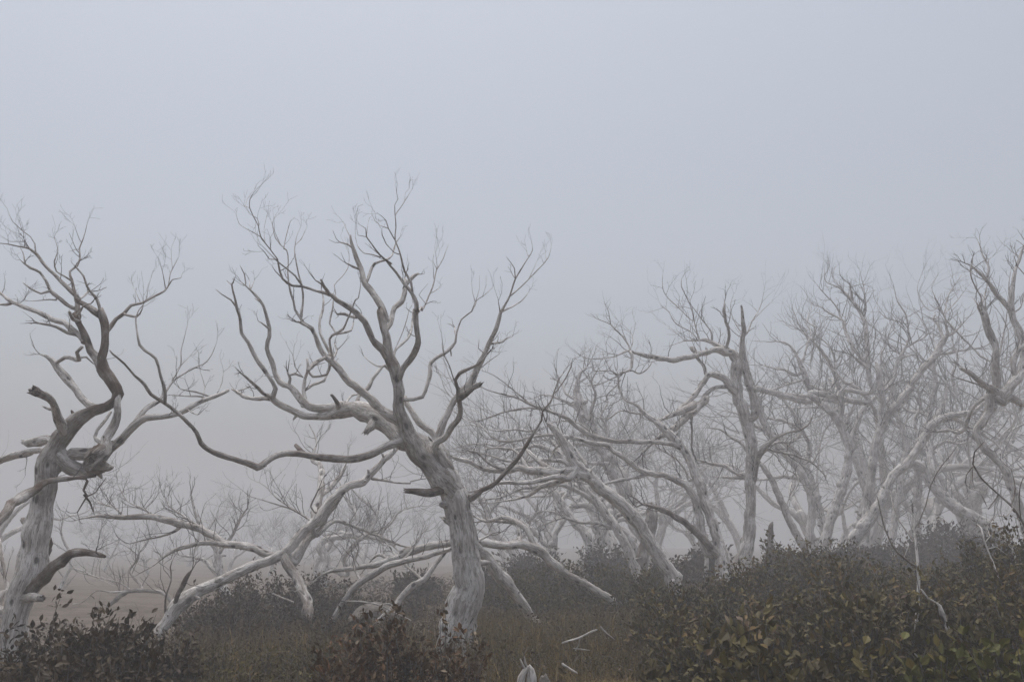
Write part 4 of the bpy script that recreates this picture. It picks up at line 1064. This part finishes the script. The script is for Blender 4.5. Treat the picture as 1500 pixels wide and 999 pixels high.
# ---------------------------------------------------------------- shrubs
def shrub(px, ptop, Y, wpx, mat, label, group, leaf=.04, tips=70, per=18, tone=(0, 1), pale=0.02, name='shrub', aspect=.34):
    t = at(px, ptop, Y); g = ground_z(t.x, Y); h = max(.25, t.z - g); hw = wpx / F * Y * .5 * 1.25
    root = empty(name, (t.x, Y, g)); tag(root, label, 'shrub', group)
    st = MB(); lf = MB(); c0 = Vector((t.x, Y, g))
    bias = R.uniform(-.22, .22); h *= R.uniform(.93, 1.08); leaf *= R.uniform(.85, 1.15)
    for k in range(tips):
        a = R.random() * 6.283; u = R.random() ** .45; el = R.uniform(.05, 1) 
        rad = math.sqrt(max(0, 1 - el * el * .8)) * u
        e = c0 + Vector((math.cos(a) * hw * rad, math.sin(a) * hw * .9 * rad, h * (el * .82 + R.gauss(0, .09) + (R.uniform(.08, .34) if R.random() < .18 else 0))))
        if e.z < g + .06: e.z = g + .06
        b = c0 + Vector((R.uniform(-.35, .35) * hw, R.uniform(-.35, .35) * hw, -.04))
        m = (b + e) * .5 + Vector((R.uniform(-.1, .1) * hw, R.uniform(-.1, .1) * hw, h * .04))
        m2 = m.lerp(e, .55) + Vector((0, 0, .03 * h)) + jit(.02)
        st.tube([b, m, m2, e], [.006, .0045, .003, .0015], 4, R.uniform(.2, .8), cap=False)
        tn0 = tone[0] + (tone[1] - tone[0]) * (R.random() * .6 + .2 + bias)
        pts = [m, m2, e]; d = (e - m2).normalized()
        for j in range(per):
            s = 1 - R.random() ** 1.5 * .95
            q = m2.lerp(e, (s - .5) * 2) if s > .5 else m.lerp(m2, s * 2)
            ld = (d * R.uniform(.1, .9) + Vector((R.gauss(0, .6), R.gauss(0, .6), R.gauss(.15, .5))))
            q = q + jit(leaf * .55)
            tn = 1.0 if R.random() < pale else min(.97, max(0, tn0 + R.gauss(0, .13)))
            L = leaf * R.uniform(.6, 1.25)
            (lf.bigleaf if leaf > .04 and Y < 8.5 else lf.leaf)(q, ld, jit(1) + Vector((0, 0, 1.2)), L, L * R.uniform(.8, 1.35) * aspect * 1.3, tn)
    s_ = st.build('stems', TWIG, root); lf.build('foliage', mat, root, smooth=False)
    return root
def row(items, mat, look, where, group, **kw):
    for it in items:
        px, pt, Y, wp, lm = it[:5]; k = dict(kw)
        if len(it) > 5: k.update(it[5])
        shrub(px, pt, Y, wp, k.pop('mat', mat), f"{k.pop('look', look)} {where} {lm}", group, **k)
row([(45, 925, 6.3, 120, 'against the thick left trunk'), (105, 922, 6.1, 90, 'right of the thick left trunk'), (152, 890, 6.0, 110, 'standing highest left of the leaning trunk'),
     (207, 905, 6.2, 100, 'touching the foot of the leaning trunk'), (255, 938, 6.4, 90, 'just right of the foot of the leaning trunk'),
     (25, 960, 5.4, 110, 'in the bottom left corner'), (105, 955, 5.3, 130, 'one step right of the bottom left corner'), (190, 950, 5.2, 130, 'at the bottom below the leaning trunk')],
    LEAF_DARK, 'dark leafy shrub', '', 'dark shrubs at the lower left', leaf=.045, tips=95, per=20, tone=(0, .9), pale=.012)
row([(305, 880, 11.6, 100, 'nearest the leaning trunk'), (345, 848, 12.0, 120, 'under the leaning trunk'), (398, 832, 12.4, 130, 'highest'), (455, 838, 12.8, 130, 'right of the highest one'),
     (505, 858, 13.2, 110, 'left of the pale boulder'), (335, 892, 10.4, 130, 'front left'), (415, 893, 10.8, 130, 'front centre'), (490, 900, 10.2, 120, 'front right'),
     (590, 880, 14.2, 90, 'behind the pale boulder'), (560, 905, 10.6, 110, 'hugging the pale boulder')],
    LEAF_DARK, 'dim brown bush in mist', 'left of the central tree,', 'misty bushes left of the central tree', leaf=.05, tips=120, per=18, tone=(0, .7), pale=0)
row([(740, 850, 14, 90, 'beside the smooth broken trunk'), (768, 832, 15.5, 90, 'left end of the far row'), (812, 818, 15, 100, 'second of the far row'), (860, 828, 14.6, 100, 'third of the far row'), (905, 826, 14.2, 90, 'under the leaning trunk'),
     (950, 832, 13.6, 90, 'right of the leaning trunk'), (790, 862, 12.8, 120, 'under the arching brown stem'), (865, 866, 12.4, 120, 'where the arching stem roots'), (930, 862, 11.8, 110, 'in front of the leaning trunk')],
    LEAF_GREEN, 'dim olive bush in mist', 'right of the central tree,', 'misty bushes right of the central tree', leaf=.055, tips=120, per=18, tone=(0, .55), pale=0)
row([(735, 915, 9.6, 120, 'next to the central trunk'), (800, 910, 9.9, 120, 'above the fallen twigs'), (880, 905, 9.4, 130, 'right of the fallen twigs'), (945, 900, 8.8, 120, 'left of the thicket'),
     (760, 958, 7.6, 120, 'above the small stump'), (850, 962, 7.3, 120, 'below the fallen twigs'), (930, 955, 7.2, 120, 'above the straw patch')],
    LEAF_GREEN, 'low fine-leaved heath shrub', 'in the clearing', 'low heath in the clearing', leaf=.026, tips=110, per=18, tone=(0, .75), pale=.01)
row([(300, 950, 7.2, 140, 'right of the leaning trunk foot'), (385, 942, 7.6, 140, 'below the misty bushes'), (465, 940, 7.4, 130, 'left of the rusty shrub'), (350, 975, 5.9, 130, 'at the bottom by the tall grass spike'), (440, 972, 5.8, 130, 'at the bottom left of the rusty shrub')],
    LEAF_GREEN, 'low dull heath shrub', 'lower left,', 'low heath at the lower left', leaf=.03, tips=120, per=20, tone=(.1, .85), pale=.01)
row([(560, 905, 5.9, 110, 'tallest, left of the trunk base'), (612, 918, 5.8, 90, 'close left of the trunk base'), (515, 932, 5.6, 110, 'at the left end'), (655, 945, 5.5, 80, 'covering the trunk base', dict(pale=.09)),
     (590, 955, 5.1, 130, 'front centre'), (505, 965, 5.0, 100, 'front left'), (690, 968, 5.2, 70, 'front right with bleached leaves', dict(pale=.12))],
    LEAF_RUST, 'rust-brown leafy shrub', 'in front of the central trunk,', 'rusty shrubs in front of the central trunk', leaf=.042, tips=100, per=20, tone=(0, .85), pale=.015)
row([(610, 838, 17, 70, 'left of the central trunk'), (700, 835, 18, 70, 'behind the central trunk'), (985, 822, 17, 90, 'between leaning trunk and forked tree'), (1040, 800, 19, 80, 'behind the forked tree foot'),
     (1215, 790, 19, 90, 'behind the pale twisted trunk'), (1270, 796, 20, 90, 'left of the diagonal trunk'), (1325, 788, 20, 90, 'under the diagonal trunk'), (1378, 762, 21, 96, 'rounded and tallest, boulder stand-in under the bowed trunk'),  # the tallest bush is added in place of a dim domed boulder
     (1430, 780, 20, 90, 'behind the edge tree'), (1150, 800, 19, 80, 'beside the dark pointed stump'), (890, 800, 22, 90, 'behind the leaning knotted trunk'), (780, 806, 23, 90, 'behind the arching brown stem')],
    LEAF_DARK, 'shadowy far scrub bush', 'in deep mist', 'scrub bushes in deep mist', leaf=.09, tips=150, per=16, tone=(0, .7), pale=0)
RG = 'olive shrubs of the right-hand thicket'
row([(960, 852, 9.4, 100, 'below the leaning knotted trunk'), (1015, 850, 9.6, 100, 'left of the forked tree foot'), (1072, 828, 10.0, 90, 'hiding the forked tree foot'), (1115, 797, 10.4, 100, 'hiding the upright trunk foot'),
     (1170, 793, 10.6, 110, 'below the small dark stem'), (1228, 803, 10.4, 100, 'below the pale twisted trunk'), (1290, 822, 10.2, 110, 'below the diagonal trunk'), (1350, 832, 9.8, 100, 'below the bowed trunk'),
     (1400, 812, 9.6, 100, 'left of the edge tree foot'), (1448, 778, 9.0, 110, 'hiding the edge tree foot'), (1495, 760, 8.6, 110, 'highest at the right edge')],
    LEAF_GREEN, 'olive shrub', 'back of right thicket,', RG, leaf=.045, tips=120, per=20, tone=(0, .8), pale=.004)
row([(985, 888, 7.9, 120, 'left end'), (1060, 868, 8.1, 120, 'below the forked tree'), (1135, 846, 8.0, 130, 'below the upright trunk'), (1215, 836, 7.7, 120, 'below the twisted trunk'),
     (1285, 848, 7.5, 120, 'left of the white sapling'), (1355, 852, 7.5, 110, 'right of the white sapling'), (1420, 838, 7.3, 120, 'below the edge tree'), (1488, 826, 7.0, 110, 'at the right edge')],
    LEAF_GREEN, 'olive-brown shrub', 'middle of right thicket,', RG, leaf=.045, tips=120, per=20, tone=(0, .9), pale=.006)
row([(1015, 922, 6.4, 130, 'left end'), (1100, 903, 6.3, 130, 'below the upright trunk'), (1180, 888, 6.2, 130, 'below the twisted trunk'), (1260, 872, 6.1, 130, 'in front of the white sapling'),
     (1345, 884, 6.2, 110, 'behind the peeling stick'), (1412, 890, 6.0, 120, 'right of the peeling stick'), (1480, 878, 5.8, 120, 'at the right edge')],
    LEAF_GREEN, 'green-brown broad-leaved shrub', 'near right thicket,', RG, leaf=.055, tips=110, per=18, tone=(0, 1), pale=.008)
row([(975, 978, 5.2, 80, 'beside the straw patch'), (1035, 955, 5.0, 110, 'second from the straw patch'), (1105, 945, 4.9, 110, 'third from the straw patch'), (1180, 955, 4.8, 110, 'fourth from the straw patch'), (1255, 962, 4.9, 90, 'left of the lime shrubs')],
    LEAF_GREEN, 'large-leaved green shrub', 'at the very front,', RG, leaf=.056, tips=85, per=13, tone=(0, .72), pale=.01, aspect=.42)
row([(1345, 958, 4.8, 80, 'left one'), (1400, 945, 4.7, 100, 'middle one'), (1468, 936, 4.6, 110, 'corner one')],
    LEAF_LIME, 'yellow-green large-leaved shrub', 'in the bottom right corner,', 'yellow-green shrubs in the bottom right corner', leaf=.055, tips=85, per=13, tone=(0, .85), pale=0, aspect=.42)

# ---------------------------------------------------------------- grass, heath and small things on the ground
def ground_cover():
    g = MB(); hmb = MB()
    for i in range(30000):
        Y = 4.2 + 14 * R.random() ** 1.4; x = R.uniform(-.56, .56) * Y
        if x < -.2 * Y and Y > 11: continue
        z = ground_z(x, Y); cl = noise.noise(Vector((x * .8, Y * .8, 5)))
        if cl < -.15 + R.uniform(-.2, .2): continue
        a = R.random() * 6.283; h = R.uniform(.10, .30) * (1 + cl)
        g.blade(Vector((x, Y, z - .02)), Vector((math.cos(a), math.sin(a), 0)), h, .004 * (.7 + Y * .09), R.uniform(.1, .8), min(1, max(0, R.gauss(.45, .25))))
    for i in range(16000):          # rank grass of the clearing and round the boulder
        Y = R.uniform(5.2, 11.5); u = R.random(); px = R.uniform(690, 960) if u < .6 else R.uniform(270, 700)
        x = at(px, 900, Y).x; z = ground_z(x, Y); a = R.random() * 6.283
        if noise.noise(Vector((x * 1.7, Y * 1.7, 9))) < -.2: continue
        g.blade(Vector((x, Y, z - .02)), Vector((math.cos(a), math.sin(a), 0)), R.uniform(.18, .42), .0035 * (.7 + Y * .09), R.uniform(.1, .6), min(1, max(0, R.gauss(.35, .22))))
    for i in range(11000):
        Y = 4.2 + 20 * R.random() ** 1.25; x = R.uniform(-.56, .56) * Y
        if x < -.2 * Y and Y > 11.5: continue
        z = ground_z(x, Y); L = .022 + .0022 * Y; hh = R.uniform(.04, .22)
        q = Vector((x, Y, z + hh)); tn = min(.95, max(0, R.gauss(.4, .25)))
        for k in range(5):
            hmb.leaf(q + jit(.04), Vector((R.gauss(0, 1), R.gauss(0, 1), R.gauss(.5, .5))), jit(1) + Vector((0, 0, 1.5)), L * R.uniform(.7, 1.3), L * .5, tn)
    tag(g.build('grass', GRASSM, smooth=False), kind='stuff'); tag(hmb.build('heath', LEAF_DARK, smooth=False), kind='stuff')
ground_cover()
def straw():
    g = MB()
    for i in range(2600):
        Y = R.gauss(5.75, .35); px = R.uniform(820, 985); c = at(px, 900, Y); z = ground_z(c.x, Y)
        a = R.random() * 6.283
        g.blade(Vector((c.x, Y, z + R.uniform(.02, .16))), Vector((math.cos(a), math.sin(a), 0)), R.uniform(.08, .2), .004, R.uniform(.8, 1.5), R.uniform(.6, .97))
    tag(g.build('dry_grass', GRASSM, smooth=False), kind='stuff')
straw()
def rock(px, ptop, Y, wpx, label, name, seed, sink=.3, mat=None):
    import bmesh
    t = at(px, ptop, Y); g = ground_z(t.x, Y); h = t.z - g; hw = wpx / F * Y * .5
    bm = bmesh.new(); bmesh.ops.create_icosphere(bm, subdivisions=4, radius=1)
    for v in bm.verts:
        p = v.co; n = noise.noise(p * 1.1 + Vector((seed, 0, 0))) * .28 + noise.noise(p * 2.7 + Vector((0, seed, 0))) * .10 + noise.noise(p * 7 + Vector((0, seed, 0))) * .03
        v.co = p * (1 + n); v.co.x *= hw; v.co.y *= hw * .85; v.co.z = v.co.z * h * .62 + h * .36
    me = bpy.data.meshes.new(name); bm.to_mesh(me); bm.free(); me.materials.append(mat or ROCK)
    me.polygons.foreach_set('use_smooth', [True] * len(me.polygons))
    o = bpy.data.objects.new(name, me); o.location = (t.x, Y, g); S.collection.objects.link(o); tag(o, label, 'boulder' if name == 'boulder' else 'stone')
rock(548, 880, 12.6, 74, 'pale rounded boulder half hidden in bushes left of the central trunk', 'boulder', 2.0)
rock(797, 988, 5.2, 26, 'small pale stone beside the little bleached stump at the bottom', 'stone', 8.0)

def stick(name, Y, label, cat, paths, tone=.42, rise=0):
    """thin dead wood lying at depth Y"""
    mb = MB()
    for pth in paths:
        C = [at(a, b, Y + (c if len(p) > 3 else 0)) for p in pth for (a, b, *_r) in [p] for c in [_r[1] if len(_r) > 1 else 0]]
        W = [p[2] / F * Y * .5 for p in pth]
        c, w_ = spline(C, W, .02); mb.tube(c, w_, 7, tone, rough=.12)
    tag(mb.build(name, BARK, origin=C[0]), label, cat)
stick('dead_stick', 6.9, 'long thin pale stick with a side twig lying across the heath in the clearing', 'stick', [[(824, 941, 2.5), (848, 934, 3), (866, 925, 3), (874, 922, 2.5)], [(850, 933, 2), (847, 945, 2), (843, 952, 1.5)], [(840, 949, 1.5), (852, 951, 2.2), (864, 952, 1)]])
stick('dead_stick', 7.1, 'short pale stick right of the long thin one in the clearing', 'stick', [[(880, 918, 3), (888, 927, 3), (900, 936, 2)]])
stick('dead_stick', 5.9, 'short pale stick lying near the small bleached stump', 'stick', [[(824, 972, 3.5), (834, 979, 3.5), (845, 985, 2.5)]])
stick('dead_stick', 9.2, 'thin forked white twig arching over the pale boulder', 'stick', [[(500, 880, 2), (530, 881, 2.5), (556, 886, 2.5), (578, 897, 2), (602, 908, 1.5)], [(556, 886, 2), (570, 884, 2), (582, 890, 1)]])
stick('dead_stick', 10.0, 'short white twig lying in the misty bushes left of the boulder', 'stick', [[(400, 869, 2), (415, 876, 2.5), (430, 882, 3)], [(432, 866, 2), (440, 864, 2), (446, 870, 2)]])
stick('dead_stick', 5.4, 'small white forked twig in the bushes under the peeling stick', 'stick', [[(1340, 957, 2), (1350, 967, 2.5), (1365, 974, 1.5)], [(1350, 966, 2), (1356, 980, 1.5)]])
stick('small_stump', 5.15, 'little bleached stump with pale upright splinters at the bottom edge', 'stump',
      [[(762, 1012, 12), (764, 992, 11), (769, 982, 8), (774, 976, 4)], [(779, 1012, 15), (779, 992, 14), (778, 980, 9), (776, 974, 3)], [(768, 978, 4), (764, 970, 3), (762, 964, 1)], [(772, 978, 4), (769, 968, 3), (768, 960, 1)]], .3)
def spike():
    t = at(345, 958, 5.0); root = empty('grass_spike', (t.x, 5.0, ground_z(t.x, 5.0))); tag(root, 'pale feathery grass spikes standing at the bottom left of the rusty shrubs', 'grass spike')
    st = MB()
    for (px, py) in ((345, 957), (366, 980)):
        e = at(px, py, 5.0); b = Vector((e.x, 5.0, ground_z(e.x, 5.0) - .02)); m = (b + e) * .5 + Vector((.01, 0, 0))
        st.tube([b, m, e], [.003, .0025, .001], 5, .2)
        hd = MB()
        for k in range(70):
            q = m.lerp(e, R.random()) + jit(.007); hd.leaf(q, Vector((R.gauss(0, .5), R.gauss(0, .5), 1)), jit(1), .022, .006, R.uniform(.85, 1))
        hd.build('seed_head', GRASSM, root, smooth=False)
    st.build('stalks', TWIG, root)
spike()
